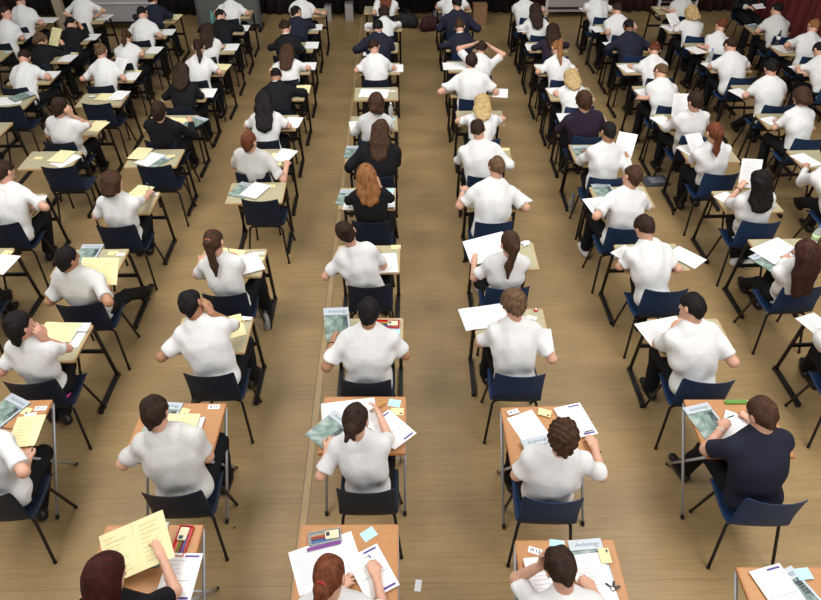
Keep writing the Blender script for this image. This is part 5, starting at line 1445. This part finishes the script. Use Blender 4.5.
def crate(loc, s, m, label):
    mb = MB(); x, y, z = s
    mb.box((0, 0, .008), (x, y, .016))
    for (cx, cy, a, b) in ((0, y / 2, x, .012), (0, -y / 2, x, .012), (x / 2, 0, .012, y), (-x / 2, 0, .012, y)): mb.box((cx, cy, z / 2), (a, b, z))
    mb2 = MB(); o = mb.build('storage_box', m); o.location = loc
    mb2.box((0, 0, z + .006), (x + .02, y + .02, .014)); mb2.build('lid', m, o)
    tag(o, label, 'box')
crate((-1.46, 14.30, 0), (.12, .2, .26), GREYBOX, 'small white upright box under the dark back table nearest the drape')
crate((-1.02, 14.28, 0), (.15, .2, .32), GREYBOX, 'taller white upright box under the dark back table left of aisle')
crate((1.64, 13.98, 0), (.26, .24, .36), CARDB, 'brown cardboard box standing on the floor at back right of the aisle')
def bag(loc, m, label, rz=0):
    F = Field(); F.cone((-.12, 0, .10), (.12, 0, .10), .105, .10, .03); F.cone((-.10, 0, .20), (.10, 0, .19), .075, .07, .05)
    o = field_mesh('school_bag', F, .014, [m], wrinkles(label, .008), cuts=[(V3(0, 0, .003), V3(0, 0, -1))]); o.location = loc; o.rotation_euler = (0, 0, rz)
    mb = MB(); mb.tube(bend([(-.07, 0, .24), (-.05, 0, .33), (.05, 0, .33), (.07, 0, .24)], .03), .010, 8); mb.build('strap', BLACKM, o, smooth=True)
    tag(o, label, 'bag')
BAGM = mat('black_nylon', (.014, .014, .017), .7)
bag((.62, 13.55, 0), mat('dark_maroon_nylon', (.05, .012, .016), .7), 'dark maroon bag on the floor at the end of the central aisle', .3)
bag((.18, 13.75, 0), BAGM, 'black bag on the floor under the dark table ending the central aisle', -.2)
bag((.80, 14.05, 0), mat('grey_nylon', (.12, .12, .125), .7), 'grey bag on the floor below the dark back table by the aisle', 1.1)

# the adult seated at the back, in black, facing the students with a white paper
def seated_adult():
    ox, oy = 6.45, 12.72
    F = Field(); skin = SKINS[0]
    hd = np.array([0, -.02, 1.20]); R = np.eye(3)
    for sd in (-1, 1):
        F.cone((sd * .09, -.02, .525), (sd * .10, -.42, .52), .068, .050, .03); F.cone((sd * .10, -.42, .52), (sd * .11, -.46, .09), .046, .034, .02)
        F.cone((sd * .11, -.46, .07), (sd * .12, -.58, .03), .030, .022, .02)
    def tors(T, i):
        T.ell((0, .02, .55), R, np.array([.155, .115, .10]) + i, .03)
        T.cone((0, .01, .56), (0, .01, .72), .135 + i, .128 + i, .05, flat=(V3(0, 1, 0), .74)); T.cone((0, .01, .72), (0, 0, .95), .135 + i, .115 + i, .05, flat=(V3(0, 1, 0), .72))
        T.cone((-.16, 0, .955), (.16, 0, .955), .046 + i, .046 + i, .06)
    tors(F, -.012)
    F.cone((0, .01, 1.0), (0, .0, 1.13), .050, .046, .03)
    F.ell(hd + [0, .01, .02], R, (.075, .094, .092), .02); F.ell(hd + [0, -.025, -.045], R, (.056, .062, .068), .03)
    F.cone(hd + [0, -.082, .0], hd + [0, -.102, -.03], .009, .013, .01)
    for sd in (-1, 1): F.ell(hd + [sd * .077, 0, -.012], R, (.011, .02, .032), .006)
    arms = {-1: ((-.18, 0, .94), (-.27, -.05, .70), (-.11, -.25, .73)), 1: ((.18, 0, .94), (.26, -.05, .70), (.10, -.25, .75))}
    for sd, (a, b, c) in arms.items():
        F.cone(a, b, .043, .037, .03); F.cone(b, c, .037, .025, .015)
        hand_ops(F, np.array(c), unit(np.array(c) - np.array(b)), np.array([-sd * .3, -.1, -1.0]), sd, 'h')
    o = field_mesh('person', F, .0105, [skin]); o.location = (ox, oy, 0)
    T = Field(); tors(T, .012)
    for sd, (a, b, c) in arms.items():
        a, b, c = map(np.array, (a, b, c)); d = unit(c - b); T.cone(a, b, .056, .050, .035); T.cone(b, c, .050, .040, .02, cut=[(V3(b + (c - b) * .72), V3(d))])
    field_mesh('black_jacket', T, .012, [top_mat('black')], wrinkles('ad', .006), parent=o, cuts=[(V3(0, 0, .455), V3(0, 0, -1)), (V3(0, 0, 1.02), V3(0, 0, 1))])
    for sd, (a, b, c) in arms.items():
        a, b, c = map(np.array, (a, b, c)); d = unit(c - b); K = Field()
        K.cone(b + (c - b) * .60, b + (c - b) * 1.0, .046, .040, .01, cut=[(V3(b + (c - b) * .94), V3(d)), (V3(b + (c - b) * .68), V3(-d))])
        field_mesh('cuff', K, .009, [top_mat('grey')], parent=o)
    K = Field(); K.ell((0, .02, .54), R, (.160, .120, .095), .03)
    for sd in (-1, 1):
        K.cone((sd * .09, -.02, .525), (sd * .10, -.42, .52), .086, .068, .03); K.cone((sd * .10, -.42, .52), (sd * .11, -.46, .05), .066, .066, .02, cut=[(V3(0, 0, .085), V3(0, 0, -1))])
    field_mesh('trousers', K, .012, [TROU], wrinkles('adt', .006), parent=o, cuts=[(V3(0, 0, .62), V3(0, 0, 1))])
    for sd in (-1, 1):
        K = Field(); K.cone((sd * .11, -.44, .045), (sd * .125, -.62, .032), .042, .034, .02); K.cone((sd * .11, -.45, .05), (sd * .11, -.46, .10), .04, .042, .03)
        field_mesh('shoe', K, .011, [SHOE_B], parent=o, cuts=[(V3(0, 0, .003), V3(0, 0, -1))])
    K = Field(); K.ell(hd + [0, .018, .025], R, (.090, .105, .105), .01, cut=[(V3(hd + [0, -.05, .04]), V3(0, -.76, -.65))]); K.cone(hd + [0, .05, 0], hd + [0, .07, -.12], .072, .055, .03)
    field_mesh('hair', K, .011, [hair_mat('dark-brown')], parent=o)
    tag(o, 'adult in black seated at the back by the red curtain, facing the students', 'person')
    c = copy_tree(CH['dull']); c.location = (ox, oy - .02, 0); c.rotation_euler = (0, 0, math.pi)
    tag(c, 'navy chair turned towards the students under the black-dressed adult', 'chair')
    p = sheet(.21, .15, PAPER, .004, 'exam_paper'); p.location = (ox + .02, oy - .36, .775); p.rotation_euler = (math.radians(14), 0, .25)
    tag(p, 'small white paper held by the seated adult in black', 'paper')
seated_adult()
